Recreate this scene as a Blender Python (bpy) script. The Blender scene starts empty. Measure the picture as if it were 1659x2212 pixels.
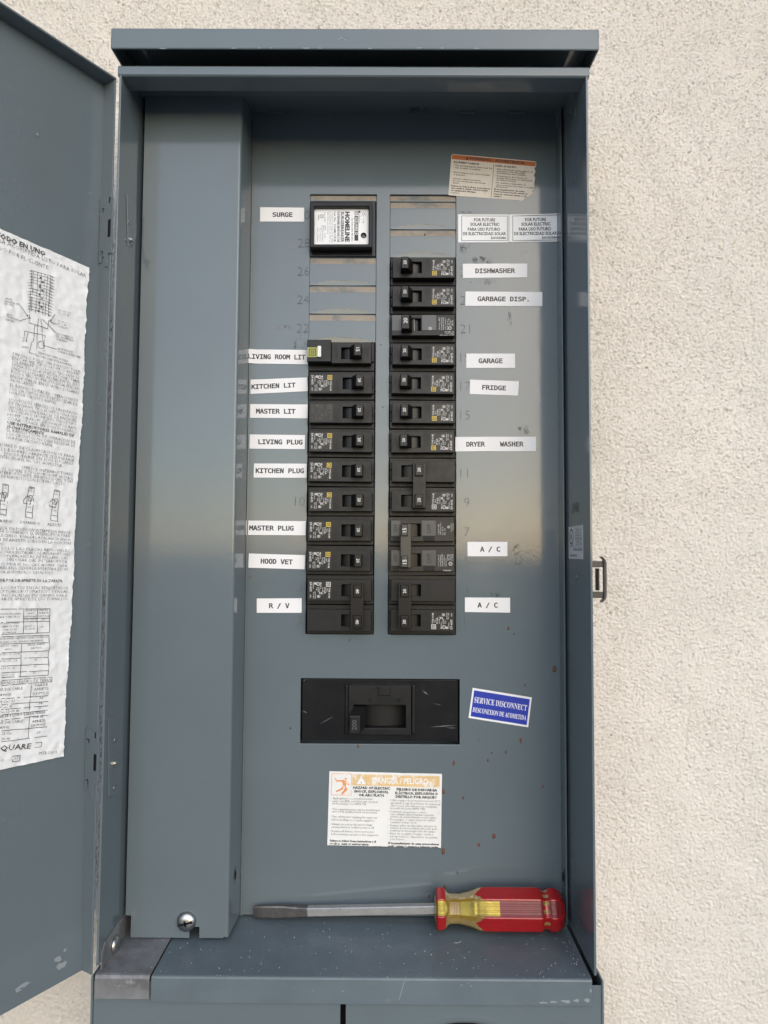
import bpy, math, random
import numpy as np
R = math.radians
random.seed(7)
rng = np.random.default_rng(11)
scene = bpy.context.scene
col = scene.collection

# ------------------------------------------------------------------ camera, sky, sun, exposure
# all lengths below are millimetres; MM turns them into metres.  The dead front of the panel lies in the plane Y = 0,
# X runs to the side, Z up; the camera stands about 0.61 m in front of it.
MM = 0.001
CAM_D, PITCH, YAW, ROLL, FPX = 612.97, .05277, -.004115, .005741, 1533.8     # FPX: focal length in pixels of a 1659 px wide picture
PCX, PCY = 829.5, 1106.0
cam = bpy.data.cameras.new('camera')
cam_ob = bpy.data.objects.new('camera', cam)
col.objects.link(cam_ob)
cam.sensor_fit = 'HORIZONTAL'
cam.sensor_width = 36.0
cam.lens = 36.0 * FPX / 1659.0
cam.clip_start = 0.02
cam.clip_end = 600
from mathutils import Matrix, Vector
cam_ob.matrix_world = (Matrix.Translation((0, -CAM_D * MM, 0)) @ Matrix.Rotation(-YAW, 4, 'Z')
                       @ Matrix.Rotation(math.pi / 2 + PITCH, 4, 'X') @ Matrix.Rotation(ROLL, 4, 'Z'))
scene.camera = cam_ob

SUN_ELEV, SUN_AZ = 24.0, 17.0          # azimuth measured from straight in front of the wall, negative = towards -X
world = bpy.data.worlds.new('World')
scene.world = world
world.use_nodes = True
wn = world.node_tree.nodes
sky = wn.new('ShaderNodeTexSky')
sky.sky_type = 'NISHITA'
sky.sun_disc = False
sky.sun_elevation = R(SUN_ELEV)
sky.sun_rotation = R(180 - SUN_AZ)
sky.air_density = 1.0
sky.dust_density = 1.0
sky.ozone_density = 1.0
wn['Background'].inputs['Strength'].default_value = 0.15
world.node_tree.links.new(sky.outputs[0], wn['Background'].inputs['Color'])
sun = bpy.data.lights.new('sun', 'SUN')
sun.energy = 0.6
sun.angle = R(85)
sun.color = (1.0, 0.99, 0.975)
sun_ob = bpy.data.objects.new('sun', sun)
col.objects.link(sun_ob)
sd = Vector((math.sin(R(SUN_AZ)) * math.cos(R(SUN_ELEV)), -math.cos(R(SUN_AZ)) * math.cos(R(SUN_ELEV)), math.sin(R(SUN_ELEV))))
sun_ob.rotation_euler = sd.to_track_quat('Z', 'Y').to_euler()
sun_ob.location = sd * 8
scene.view_settings.view_transform = 'Standard'
scene.view_settings.look = 'None'
scene.view_settings.gamma = 1
scene.view_settings.exposure = 0.86
scene.render.engine = 'CYCLES'
scene.cycles.max_bounces = 8
scene.cycles.diffuse_bounces = 4
scene.cycles.glossy_bounces = 4
scene.cycles.use_denoising = True

# ------------------------------------------------------------------ picture measurements -> places
def ray(x, y):
    u0, w0 = x - PCX, y - PCY
    c, s = math.cos(ROLL), math.sin(ROLL)
    u, w = c * u0 + s * w0, -s * u0 + c * w0
    v = (u / FPX, 1.0, -w / FPX)
    c, s = math.cos(PITCH), math.sin(PITCH)
    y1, z1 = c * v[1] - s * v[2], s * v[1] + c * v[2]
    c, s = math.cos(YAW), math.sin(YAW)
    return np.array((c * v[0] + s * y1, -s * v[0] + c * y1, z1))
ORG = np.array((0, -CAM_D, 0.0))
def at_y(x, y, Y=0.0):
    v = ray(x, y); return ORG + v * ((Y - ORG[1]) / v[1])
def at_x(x, y, X):
    v = ray(x, y); return ORG + v * (X / v[0])
def at_z(x, y, Z):
    v = ray(x, y); return ORG + v * (Z / v[2])

# ------------------------------------------------------------------ materials
MATS = {}
def mat(name, color, rough=0.5, metal=0.0, spec=0.5, var=0.0, vscale=8.0, bump=0.0, bscale=300.0, rvar=0.0, coat=0.0,
        speck=None, extra=None, trans=0.0, sss=0.0):
    m = bpy.data.materials.new(name)
    m.use_nodes = True
    nt = m.node_tree; n = nt.nodes; L = nt.links
    b = n['Principled BSDF']
    b.inputs['Base Color'].default_value = (*color, 1)
    b.inputs['Roughness'].default_value = rough
    b.inputs['Metallic'].default_value = metal
    b.inputs['Specular IOR Level'].default_value = spec
    b.inputs['Coat Weight'].default_value = coat
    b.inputs['Coat Roughness'].default_value = 0.12
    b.inputs['Transmission Weight'].default_value = trans
    tc = n.new('ShaderNodeTexCoord')
    def noise(scale, detail=4.0, rough_=0.6):
        t = n.new('ShaderNodeTexNoise'); t.inputs['Scale'].default_value = scale
        t.inputs['Detail'].default_value = detail; t.inputs['Roughness'].default_value = rough_
        L.new(tc.outputs['Object'], t.inputs['Vector']); return t
    cur = None
    if var > 0:
        t = noise(vscale); mr = n.new('ShaderNodeMapRange')
        mr.inputs[1].default_value = 0.25; mr.inputs[2].default_value = 0.75
        mr.inputs[3].default_value = 1 - var; mr.inputs[4].default_value = 1 + var
        L.new(t.outputs['Fac'], mr.inputs[0])
        mx = n.new('ShaderNodeMix'); mx.data_type = 'RGBA'; mx.blend_type = 'MULTIPLY'
        mx.inputs[0].default_value = 1; mx.inputs[6].default_value = (*color, 1)
        L.new(mr.outputs[0], mx.inputs[7]); cur = mx.outputs[2]
        L.new(cur, b.inputs['Base Color'])
    if speck:                                   # (colour, scale, low, high): chips and stains with a shape of their own
        for (scol, ssc, lo, hi) in speck:
            t = noise(ssc, 6.0, 0.7); mr = n.new('ShaderNodeMapRange')
            mr.inputs[1].default_value = lo; mr.inputs[2].default_value = hi
            L.new(t.outputs['Fac'], mr.inputs[0])
            mx = n.new('ShaderNodeMix'); mx.data_type = 'RGBA'
            if cur is not None: L.new(cur, mx.inputs[6])
            else: mx.inputs[6].default_value = (*color, 1)
            mx.inputs[7].default_value = (*scol, 1)
            L.new(mr.outputs[0], mx.inputs[0]); cur = mx.outputs[2]
            L.new(cur, b.inputs['Base Color'])
    if rvar > 0:
        t = noise(vscale * 2.3); mr = n.new('ShaderNodeMapRange')
        mr.inputs[1].default_value = 0.3; mr.inputs[2].default_value = 0.7
        mr.inputs[3].default_value = max(0.02, rough - rvar); mr.inputs[4].default_value = rough + rvar
        L.new(t.outputs['Fac'], mr.inputs[0]); L.new(mr.outputs[0], b.inputs['Roughness'])
    if bump > 0:
        t = noise(bscale, 2.0, 0.5); bp = n.new('ShaderNodeBump')
        bp.inputs['Strength'].default_value = 1.0; bp.inputs['Distance'].default_value = bump * MM
        L.new(t.outputs['Fac'], bp.inputs['Height']); L.new(bp.outputs[0], b.inputs['Normal'])
        if coat: L.new(bp.outputs[0], b.inputs['Coat Normal'])
    MATS[name] = m
    return m

PAINT_C = (0.114, 0.142, 0.157)
M_PAINT = mat('grey_enamel', PAINT_C, rough=0.105, spec=0.48, var=0.04, vscale=14, bump=0.022, bscale=420, rvar=0.03,
              speck=[((0.24, 0.26, 0.27), 520, 0.755, 0.79), ((0.05, 0.055, 0.06), 380, 0.765, 0.79)])
M_PAINT_D = mat('grey_enamel_door', PAINT_C, rough=0.24, spec=0.5, var=0.05, vscale=9, bump=0.03, bscale=330, rvar=0.05)
M_STAMP = mat('shaded_stamped_paint', (0.07, 0.088, 0.097), rough=0.35, spec=0.4)  # enamel darkened: the digits' relief shade is put into the colour
M_DUST = mat('dusty_paint', (0.29, 0.25, 0.205), rough=0.8, spec=0.2, var=0.12, vscale=60, speck=[((0.15, 0.165, 0.17), 45, 0.50, 0.66)])
M_TRAY = mat('grey_enamel_dusty', (0.105, 0.135, 0.155), rough=0.42, spec=0.45, var=0.14, vscale=22, bump=0.05, bscale=500, rvar=0.1,
             speck=[((0.30, 0.32, 0.33), 140, 0.66, 0.78), ((0.06, 0.062, 0.065), 75, 0.68, 0.8)])
M_GALV = mat('galvanised_steel', (0.20, 0.205, 0.215), rough=0.5, metal=0.35, var=0.35, vscale=45, bump=0.08, bscale=200, rvar=0.12,
             speck=[((0.11, 0.108, 0.108), 35, 0.52, 0.68), ((0.36, 0.36, 0.37), 70, 0.62, 0.74)])
M_STEEL = mat('zinc_steel', (0.48, 0.48, 0.47), rough=0.32, metal=1.0, var=0.2, vscale=160, bump=0.03, bscale=900)
M_LATCH = mat('stainless_steel', (0.22, 0.205, 0.19), rough=0.38, metal=1.0, var=0.2, vscale=60)
M_DARK = mat('dark_gap', (0.008, 0.008, 0.009), rough=0.8, spec=0.2)
M_BLK = mat('black_plastic', (0.011, 0.0118, 0.013), rough=0.36, spec=0.24, var=0.2, vscale=60, bump=0.03, bscale=1500, rvar=0.08)
M_BLKG = mat('black_gloss_plastic', (0.010, 0.010, 0.011), rough=0.2, spec=0.3, var=0.15, vscale=40, rvar=0.06,
             speck=[((0.07, 0.07, 0.07), 110, 0.73, 0.78)])
M_HAND = mat('handle_plastic', (0.008, 0.008, 0.0085), rough=0.3, spec=0.25, bump=0.02, bscale=1500)
M_NAVY = mat('navy_plastic', (0.022, 0.028, 0.038), rough=0.3, spec=0.5, bump=0.02, bscale=1500)
M_BRNB = mat('brown_black_plastic', (0.018, 0.016, 0.0145), rough=0.38, spec=0.3, var=0.2, vscale=60)
M_OLIVE = mat('olive_black_plastic', (0.035, 0.033, 0.027), rough=0.38, spec=0.45)
M_EMB = mat('embossed_black', (0.006, 0.006, 0.0065), rough=0.55, spec=0.3)
M_FILM = mat('black_film', (0.013, 0.013, 0.013), rough=0.33, spec=0.3, bump=0.06, bscale=420)
M_FILMW = mat('worn_black_film', (0.013, 0.013, 0.013), rough=0.36, spec=0.3, bump=0.1, bscale=380,
              speck=[((0.42, 0.41, 0.39), 330, 0.655, 0.69)])
M_INKW = mat('white_ink', (0.62, 0.61, 0.60), rough=0.5)
M_INKG = mat('faded_ink', (0.055, 0.052, 0.05), rough=0.5)
M_INKY = mat('yellow_ink', (0.70, 0.50, 0.05), rough=0.5)
M_INKK = mat('black_ink', (0.022, 0.022, 0.026), rough=0.5)
M_INKS = mat('sheet_ink', (0.055, 0.055, 0.058), rough=0.6, speck=[((0.62, 0.62, 0.62), 230, 0.58, 0.66)])
M_INKS2 = mat('worn_label_ink', (0.06, 0.06, 0.062), rough=0.6, speck=[((0.66, 0.66, 0.64), 190, 0.58, 0.64)])
M_TAPE = mat('white_label_tape', (0.74, 0.74, 0.755), rough=0.6, spec=0.25, var=0.015, vscale=30)
M_STICK = mat('white_vinyl', (0.76, 0.77, 0.79), rough=0.5, spec=0.3, var=0.02, vscale=25)
M_AGED = mat('aged_paper_label', (0.60, 0.55, 0.49), rough=0.5, spec=0.35, var=0.1, vscale=35, bump=0.1, bscale=90,
             speck=[((0.42, 0.36, 0.30), 60, 0.6, 0.75)])
M_SHEET = mat('wrinkled_paper', (0.74, 0.745, 0.755), rough=0.45, spec=0.4, var=0.05, vscale=18, bump=0.12, bscale=220,
              speck=[((0.36, 0.36, 0.36), 260, 0.675, 0.72), ((0.22, 0.21, 0.2), 420, 0.69, 0.73)])
M_DANG = mat('worn_white_label', (0.72, 0.72, 0.71), rough=0.45, spec=0.35, var=0.06, vscale=25, bump=0.15, bscale=160,
             speck=[((0.5, 0.5, 0.49), 120, 0.66, 0.74)])
M_ORANGE = mat('orange_print', (0.42, 0.115, 0.03), rough=0.4, var=0.12, vscale=60)
M_AMBERP = mat('faded_amber_print', (0.66, 0.46, 0.22), rough=0.5, var=0.12, vscale=30, speck=[((0.70, 0.67, 0.61), 85, 0.50, 0.60)])
M_PICT = mat('faded_orange_print', (0.70, 0.27, 0.08), rough=0.5, speck=[((0.72, 0.70, 0.66), 110, 0.56, 0.64)])
M_BLUE = mat('blue_print', (0.012, 0.035, 0.36), rough=0.3, spec=0.5)
M_LIME = mat('olive_green_print', (0.30, 0.31, 0.055), rough=0.45)
M_BUTTON = mat('white_button', (0.72, 0.72, 0.70), rough=0.4)
M_SILVER = mat('silver_label', (0.70, 0.71, 0.72), rough=0.35, metal=0.15)
M_SCUFF = mat('scuff', (.17, .17, .17), .6)
M_GREEN = mat('dark_green_lens', (0.02, 0.05, 0.02), rough=0.2)
M_GREYL = mat('grey_label', (0.55, 0.57, 0.58), rough=0.35)
M_MUD = mat('dried_mud', (0.15, 0.058, 0.03), rough=0.8, var=0.3, vscale=500)
M_GRIT = mat('pale_grit', (0.62, 0.61, 0.58), rough=0.8)
M_RED = mat('red_paint', (0.30, 0.008, 0.010), rough=0.22, coat=0.4, spec=0.5, var=0.12, vscale=60, rvar=0.08,
            speck=[((0.16, 0.03, 0.015), 120, 0.66, 0.72)])
M_MAROON = mat('maroon_print', (0.15, 0.014, 0.018), rough=0.3, spec=0.35, var=0.15, vscale=90)
M_AMBER = mat('amber_acetate', (0.34, 0.21, 0.025), rough=0.16, spec=0.5, trans=0.4, var=0.2, vscale=120)
M_BRASS = mat('gold_core', (0.27, 0.20, 0.03), rough=0.32, metal=0.5, var=0.25, vscale=150)
M_SHANK = mat('worn_chrome_steel', (0.50, 0.49, 0.475), rough=0.36, metal=0.8, var=0.12, vscale=120, bump=0.04, bscale=700,
              speck=[((0.10, 0.08, 0.065), 210, 0.66, 0.70)])
M_TIP = mat('dull_tip_steel', (0.16, 0.15, 0.145), rough=0.45, metal=0.85, var=0.3, vscale=160, bump=0.06, bscale=500)

def stucco_mat():
    m = mat('stucco', (0.655, 0.615, 0.565), rough=0.9, spec=0.2, var=0.05, vscale=3.5, bump=0.5, bscale=900,
            speck=[((0.40, 0.33, 0.26), 26, 0.70, 0.84)])
    return m
M_STUCCO = stucco_mat()
M_GROUND = mat('pale_gravel', (0.235, 0.232, 0.225), rough=0.95, spec=0.1, var=0.3, vscale=1.5)
M_SOFFIT = mat('tan_soffit', (0.50, 0.36, 0.23), rough=0.8, spec=0.2, var=0.1, vscale=2)

# ------------------------------------------------------------------ mesh helpers
LOC = {}                 # world place (mm) of every parent's origin
class MB:
    def __init__(s): s.v = []; s.f = []; s.m = []
    def add(s, verts, faces, mi=0):
        o = len(s.v); s.v.extend([tuple(map(float, p)) for p in verts])
        for f in faces: s.f.append(tuple(i + o for i in f)); s.m.append(mi)
        return s
    def box(s, x0, x1, y0, y1, z0, z1, mi=0):
        return s.add([(x0,y0,z0),(x1,y0,z0),(x1,y1,z0),(x0,y1,z0),(x0,y0,z1),(x1,y0,z1),(x1,y1,z1),(x0,y1,z1)],
                     [(0,3,2,1),(4,5,6,7),(0,1,5,4),(1,2,6,5),(2,3,7,6),(3,0,4,7)], mi)
    def frustum(s, a, b, y0, y1, mi=0):
        """a, b: (x0,x1,z0,z1) at y0 (near) and y1 (far)"""
        return s.add([(a[0],y0,a[2]),(a[1],y0,a[2]),(a[1],y0,a[3]),(a[0],y0,a[3]),(b[0],y1,b[2]),(b[1],y1,b[2]),(b[1],y1,b[3]),(b[0],y1,b[3])],
                     [(0,1,2,3),(7,6,5,4),(0,4,5,1),(1,5,6,2),(2,6,7,3),(3,7,4,0)], mi)
    def prism(s, pts, d, mi=0):
        """pts: 3-D polygon, d: extrusion vector"""
        n = len(pts); P = [tuple(p) for p in pts]; Q = [(p[0]+d[0], p[1]+d[1], p[2]+d[2]) for p in P]
        return s.add(P + Q, [tuple(range(n))[::-1], tuple(range(n, 2*n))] + [(i, (i+1) % n, n + (i+1) % n, n + i) for i in range(n)], mi)
    def sheet(s, x0, x1, z0, z1, holes, y, t, mi=0):
        """upright sheet, front face at y, thickness t, rectangular holes (x0,x1,z0,z1)"""
        xs = sorted({x0, x1, *[h[i] for h in holes for i in (0,1)]}); zs = sorted({z0, z1, *[h[i] for h in holes for i in (2,3)]})
        nx, nz = len(xs), len(zs); o = len(s.v)
        for yy in (y, y + t):
            for z in zs:
                for x in xs: s.v.append((x, yy, z))
        idx = lambda i, j, k: o + k * nx * nz + j * nx + i
        def full(i, j):
            if not (0 <= i < nx-1 and 0 <= j < nz-1): return False
            cx, cz = (xs[i]+xs[i+1])/2, (zs[j]+zs[j+1])/2
            return not any(h[0] < cx < h[1] and h[2] < cz < h[3] for h in holes)
        def f(*q): s.f.append(q); s.m.append(mi)
        for i in range(nx-1):
            for j in range(nz-1):
                if not full(i, j): continue
                f(idx(i,j,0), idx(i+1,j,0), idx(i+1,j+1,0), idx(i,j+1,0))
                f(idx(i,j+1,1), idx(i+1,j+1,1), idx(i+1,j,1), idx(i,j,1))
                if not full(i-1,j): f(idx(i,j,0), idx(i,j+1,0), idx(i,j+1,1), idx(i,j,1))
                if not full(i+1,j): f(idx(i+1,j,0), idx(i+1,j,1), idx(i+1,j+1,1), idx(i+1,j+1,0))
                if not full(i,j-1): f(idx(i,j,0), idx(i,j,1), idx(i+1,j,1), idx(i+1,j,0))
                if not full(i,j+1): f(idx(i,j+1,0), idx(i+1,j+1,0), idx(i+1,j+1,1), idx(i,j+1,1))
        return s
    def grid(s, fn, us, vs, mi=0, flip=False):
        o = len(s.v); nu, nv = len(us), len(vs)
        for v in vs:
            for u in us: s.v.append(tuple(map(float, fn(u, v))))
        for j in range(nv-1):
            for i in range(nu-1):
                q = (o+j*nu+i, o+j*nu+i+1, o+(j+1)*nu+i+1, o+(j+1)*nu+i)
                s.f.append(q[::-1] if flip else q); s.m.append(mi)
        return s
    def lathe(s, prof, c, ax, n=24, mi=0, closed=True):
        """prof: (distance along ax, radius)"""
        ax = Vector(ax).normalized(); e1 = ax.orthogonal().normalized(); e2 = ax.cross(e1); c = Vector(c)
        o = len(s.v); k = len(prof)
        for (t, r) in prof:
            for i in range(n):
                a = 2*math.pi*i/n; s.v.append(tuple(c + ax*t + (e1*math.cos(a) + e2*math.sin(a))*r))
        for j in range(k-1):
            for i in range(n):
                s.f.append((o+j*n+i, o+j*n+(i+1)%n, o+(j+1)*n+(i+1)%n, o+(j+1)*n+i)); s.m.append(mi)
        if closed:
            s.f.append(tuple(o+i for i in range(n))[::-1]); s.m.append(mi)
            s.f.append(tuple(o+(k-1)*n+i for i in range(n))); s.m.append(mi)
        return s

def mesh_of(mb, name, mats, off=(0,0,0), smooth=False):
    me = bpy.data.meshes.new(name)
    V = (np.array(mb.v) - np.array(off)) * MM
    me.from_pydata(V.tolist(), [], mb.f)
    mats = mats if isinstance(mats, (list, tuple)) else [mats]
    for m in mats: me.materials.append(m)
    if len(mats) > 1: me.polygons.foreach_set('material_index', np.array(mb.m, dtype=np.int32))
    if smooth: me.polygons.foreach_set('use_smooth', np.ones(len(me.polygons), dtype=bool))
    me.update()
    return me
def bevel(o, w, seg=2, ang=30):
    if w:
        b = o.modifiers.new('edge', 'BEVEL'); b.width = w * MM; b.segments = seg; b.limit_method = 'ANGLE'; b.angle_limit = R(ang)
        b.harden_normals = False
def part(mb, name, mats, parent, bev=0, smooth=False, seg=2):
    """a part: its mesh is given in world mm (or in the parent's own mm when the parent stands at 0)"""
    o = bpy.data.objects.new(name, mesh_of(mb, name, mats, LOC[parent], smooth))
    col.objects.link(o); o.parent = parent; LOC[o] = LOC[parent]; bevel(o, bev, seg); return o
def part_me(me, name, parent, bev=0):
    o = bpy.data.objects.new(name, me); col.objects.link(o); o.parent = parent; LOC[o] = LOC[parent]; bevel(o, bev); return o
def tag(o, label, cat, group=None, kind=None):
    o['label'] = label; o['category'] = cat
    if group: o['group'] = group
    if kind: o['kind'] = kind
    return o
def thing(name, label, cat, loc=(0,0,0), group=None):
    o = bpy.data.objects.new(name, None); o.empty_display_size = 0.02; col.objects.link(o)
    o.location = Vector(loc) * MM; LOC[o] = np.array(loc, float); return tag(o, label, cat, group)
def solo(mb, name, mats, label, cat, group=None, kind=None, bev=0, smooth=False, origin=None):
    V = np.array(mb.v); c = (V.min(0) + V.max(0)) / 2 if origin is None else np.array(origin, float)
    o = bpy.data.objects.new(name, mesh_of(mb, name, mats, c, smooth)); col.objects.link(o)
    o.location = Vector(c) * MM; LOC[o] = c; bevel(o, bev); return tag(o, label, cat, group, kind)

# ------------------------------------------------------------------ lettering
FONT = {'sans': None, 'mono': None}
try:                                           # the monospaced face that ships with Blender; the built-in face stands in if it is missing
    import os
    FONT['mono'] = bpy.data.fonts.load(os.path.join(bpy.utils.system_resource('DATAFILES'), 'fonts', 'DejaVuSansMono.woff2'))
except Exception:
    pass
_txt = {}
def text_mesh(s, font='sans', res=2, bold=0.0, extrude=0.0):
    k = (s, font, res, bold, extrude)
    if k not in _txt:
        c = bpy.data.curves.new('lettering', 'FONT'); c.body = s; c.resolution_u = res; c.fill_mode = 'FRONT' if not extrude else 'BOTH'
        c.offset = bold; c.extrude = extrude
        if FONT[font]: c.font = FONT[font]
        o = bpy.data.objects.new('lettering', c); me = o.to_mesh()
        V = np.zeros(len(me.vertices) * 3); me.vertices.foreach_get('co', V); V = V.reshape(-1, 3)
        F = [tuple(p.vertices) for p in me.polygons]
        o.to_mesh_clear(); bpy.data.objects.remove(o); bpy.data.curves.remove(c)
        _txt[k] = (V, F)
    return _txt[k]
def cap_h(font, bold=0.0):
    return text_mesh('H', font, 2, bold)[0][:, 1].max()
def put_text(mb, fn, s, x0, z0, w, h, rot=0, font='sans', bold=0.0, res=2, mi=0, anchor='l', extrude=0.0):
    """baseline starts at (x0,z0) of the surface's own mm; fn maps surface (x,z) arrays and height to world; w: width of the line or None"""
    V, F = text_mesh(s, font, res, bold, extrude)
    if not len(V): return
    sz = h / cap_h(font, bold); xmin, xmax = V[:, 0].min(), V[:, 0].max()
    sx = (w / (xmax - xmin)) if w else sz
    X = (V[:, 0] - xmin) * sx; Z = V[:, 1] * sz
    W = (xmax - xmin) * sx
    if anchor == 'c': X = X - W / 2
    if anchor == 'r': X = X - W
    c, sn = math.cos(R(rot)), math.sin(R(rot))
    a = x0 + X * c - Z * sn; b = z0 + X * sn + Z * c
    mb.add(fn(a, b, V[:, 2] * sz), F, mi)
def flat(y=0.0):                       # upright plane facing the viewer
    return lambda a, b, e=0: np.stack([a, y - e + 0*a, b], 1)

# ------------------------------------------------------------------ the setting: stucco wall, ground
WALL_Y = 25.0
def filtered_noise(nx, nz, step, lo, hi, seed, aniso=1.0):
    g = np.random.default_rng(seed).standard_normal((nz, nx))
    fx = np.fft.fftfreq(nx, step)[None, :]; fz = np.fft.fftfreq(nz, step)[:, None] * aniso
    f = np.sqrt(fx**2 + fz**2)
    w = np.exp(-(f * lo)**2) - np.exp(-(f * hi)**2)
    r = np.fft.ifft2(np.fft.fft2(g) * w).real
    return r / r.std()
def stucco_wall():
    X0, X1, Z0, Z1, st = -440.0, 440.0, -490.0, 570.0, 0.95
    nx, nz = int((X1-X0)/st)+1, int((Z1-Z0)/st)+1
    a = filtered_noise(nx, nz, st, 1.1, 5.0, 1, 0.85)
    b = filtered_noise(nx, nz, st, 2.6, 14.0, 2, 0.85)
    c = filtered_noise(nx, nz, st, 0.95, 3.4, 3, 0.9)
    d = filtered_noise(nx, nz, st, 60.0, 400.0, 4)
    h = -0.29*np.exp(0.7*c) - 0.15*np.exp(0.5*a) + 0.15*b + 0.5*d
    pits = np.clip(filtered_noise(nx, nz, st, 1.2, 7.0, 9) - 1.5, 0, 2) * 0.8
    h -= pits
    xs = X0 + np.arange(nx)*st; zs = Z0 + np.arange(nz)*st
    XX, ZZ = np.meshgrid(xs, zs)
    for (x, z, ln, sd_) in ((268, -120, 70, 1), (330, 250, 90, 2), (215, -265, 55, 3), (290, 395, 60, 4), (-120, 455, 80, 5)):
        q = np.random.default_rng(sd_); t = np.arange(0, ln, .7); px = x + np.cumsum(q.normal(0, .55, len(t))); pz = z - t
        for a_, b_ in zip(px, pz):
            i0, j0 = int((a_-X0)/st), int((b_-Z0)/st); sl = (slice(j0-3, j0+4), slice(i0-3, i0+4))
            h[sl] -= .22*np.exp(-((XX[sl]-a_)**2 + (ZZ[sl]-b_)**2)/.9)
    edge = np.clip(np.minimum(np.minimum(XX-X0, X1-XX), np.minimum(ZZ-Z0, Z1-ZZ)) / 30.0, 0, 1)
    co = np.stack([XX, WALL_Y - h*1.8*edge, ZZ], -1).reshape(-1, 3).astype(np.float32) * MM
    i = np.arange(nx-1)[None, :] + np.arange(nz-1)[:, None]*nx
    hid = (XX[:-1, :-1] > -195) & (XX[:-1, :-1] < 140) & (ZZ[:-1, :-1] < 360) & (ZZ[:-1, :-1] > -640)
    i = i[~hid]
    q = np.stack([i, i+1, i+1+nx, i+nx], -1).reshape(-1).astype(np.int32)
    me = bpy.data.meshes.new('stucco_wall')
    me.vertices.add(len(co)); me.vertices.foreach_set('co', co.reshape(-1))
    me.loops.add(len(q)); me.loops.foreach_set('vertex_index', q)
    npz = len(q)//4
    me.polygons.add(npz); me.polygons.foreach_set('loop_start', np.arange(npz, dtype=np.int32)*4)
    me.polygons.foreach_set('use_smooth', np.ones(npz, dtype=bool))
    me.update(calc_edges=True); me.validate()
    me.materials.append(M_STUCCO)
    o = bpy.data.objects.new('stucco_wall', me); col.objects.link(o); LOC[o] = np.zeros(3)
    tag(o, 'cream rough sand-finish stucco house wall behind the grey panel', 'wall', kind='structure')
    m = MB()
    for (a0, a1, b0, b1) in ((-4000, X0, -1500, 1600), (X1, 4000, -1500, 1600), (X0, X1, Z1, 1600), (X0, X1, -1500, Z0)):
        m.box(a0, a1, WALL_Y, WALL_Y+150, b0, b1)
    part(m, 'wall_field', M_STUCCO, o)
stucco_wall()
m = MB()                                    # one flat sheet of pale gravel out to the horizon
xs = [-400000, -60000, -15000, -4000, 0, 4000, 15000, 60000, 400000]
m.grid(lambda u, v: (u, v, -1500), xs, [200, -2000, -8000, -30000, -120000, -400000])
solo(m, 'ground', M_GROUND, 'flat pale gravel yard in front of the house wall', 'ground', kind='structure', origin=(0,0,-1500))
m = MB()                                    # eave overhead, its tan boarded soffit mirrored in the paint
m.box(-4000, 4000, -520, WALL_Y-1, 1240, 1260)
m.box(-4000, 4000, -560, -521, 1210, 1410)
m.prism([(-4000, -560, 1411), (-4000, WALL_Y, 1700), (-4000, WALL_Y, 1740), (-4000, -560, 1450)], (8000, 0, 0))
solo(m, 'eave', M_SOFFIT, 'tan boarded eave over the house wall above the panel', 'eave', kind='structure')

# ------------------------------------------------------------------ the panel
XL, XR, YF = -208.65, 153.05, -83.64
ZLIP, ZFL = 364.2, -308.2
panel = thing('electrical_panel', 'grey steel outdoor breaker panel with its door swung open, on stucco wall', 'electrical panel',
              ((XL+XR)/2, WALL_Y, -720))
T = 1.7
part(MB().prism([(XL, YF, -302), (XL, YF, 371), (XL, -40, 377.6), (XL, WALL_Y+3, 395.6), (XL, WALL_Y+3, -302)], (T, 0, 0)), 'side_wall', M_PAINT, panel, 0.4)
part(MB().prism([(XR-T, YF, -306), (XR-T, YF, 371), (XR-T, -40, 377.6), (XR-T, WALL_Y+3, 395.6), (XR-T, WALL_Y+3, -306)], (T, 0, 0)), 'side_wall', M_PAINT, panel, 0.4)
part(MB().box(XL+T, XR-T, WALL_Y-2, WALL_Y+1, -306, 396), 'back_plate', M_PAINT, panel)
# top: front lip with its return, sloping top sheet, rain hood
m = MB()
pr = [(YF-.6, ZLIP+1.2), (YF-.6, 371.6), (YF+.9, 373), (-40, 379), (WALL_Y, 397), (WALL_Y, 395.4), (-40, 377.4), (YF+1.2, 371.2), (YF+1.2, ZLIP+1.8), (-65.5, ZLIP+1.6), (-65.5, ZLIP), (YF+.6, ZLIP)]
m.prism([(XL-1.2, y, z) for y, z in pr], (XR-XL+2.4, 0, 0))
part(m, 'top_lip', M_PAINT, panel, 0.5)
m = MB()
HY = -93.0
hb_, ht_ = at_y(700, 106, HY)[2], at_y(700, 61.5, HY)[2]
hx0, hx1 = at_y(239, 82, HY)[0], at_y(1294.5, 85, HY)[0]
m.box(hx0, hx1, HY, HY+1.6, hb_, ht_)
m.prism([(hx0, HY+1.6, ht_), (hx0, WALL_Y, ht_+19), (hx0, WALL_Y, ht_+17.4), (hx0, HY+1.6, ht_-1.6)], (hx1-hx0, 0, 0))
for a in (hx0, hx1-1.6):
    m.prism([(a, HY+1.6, hb_), (a, HY+1.6, ht_-1.6), (a, WALL_Y, ht_+17.4), (a, WALL_Y, hb_+8)], (1.6, 0, 0))
rain_hood = part(m, 'rain_hood', M_PAINT, panel, 0.9)
for k, (xa, xb) in enumerate(((-110, -91), (-68, -47.5), (58.5, 78.5), (103.5, 123.5))):
    m = MB()
    m.prism([(xa, -5, 401), (xa, -5, 390), (xa+3.5, -5.6, 385), (xb-3.5, -5.6, 385), (xb, -5, 390), (xb, -5, 401)], (0, 1.3, 0))
    part(m, 'hanging_tab', M_PAINT, panel, 0.3)
m = MB()
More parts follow.
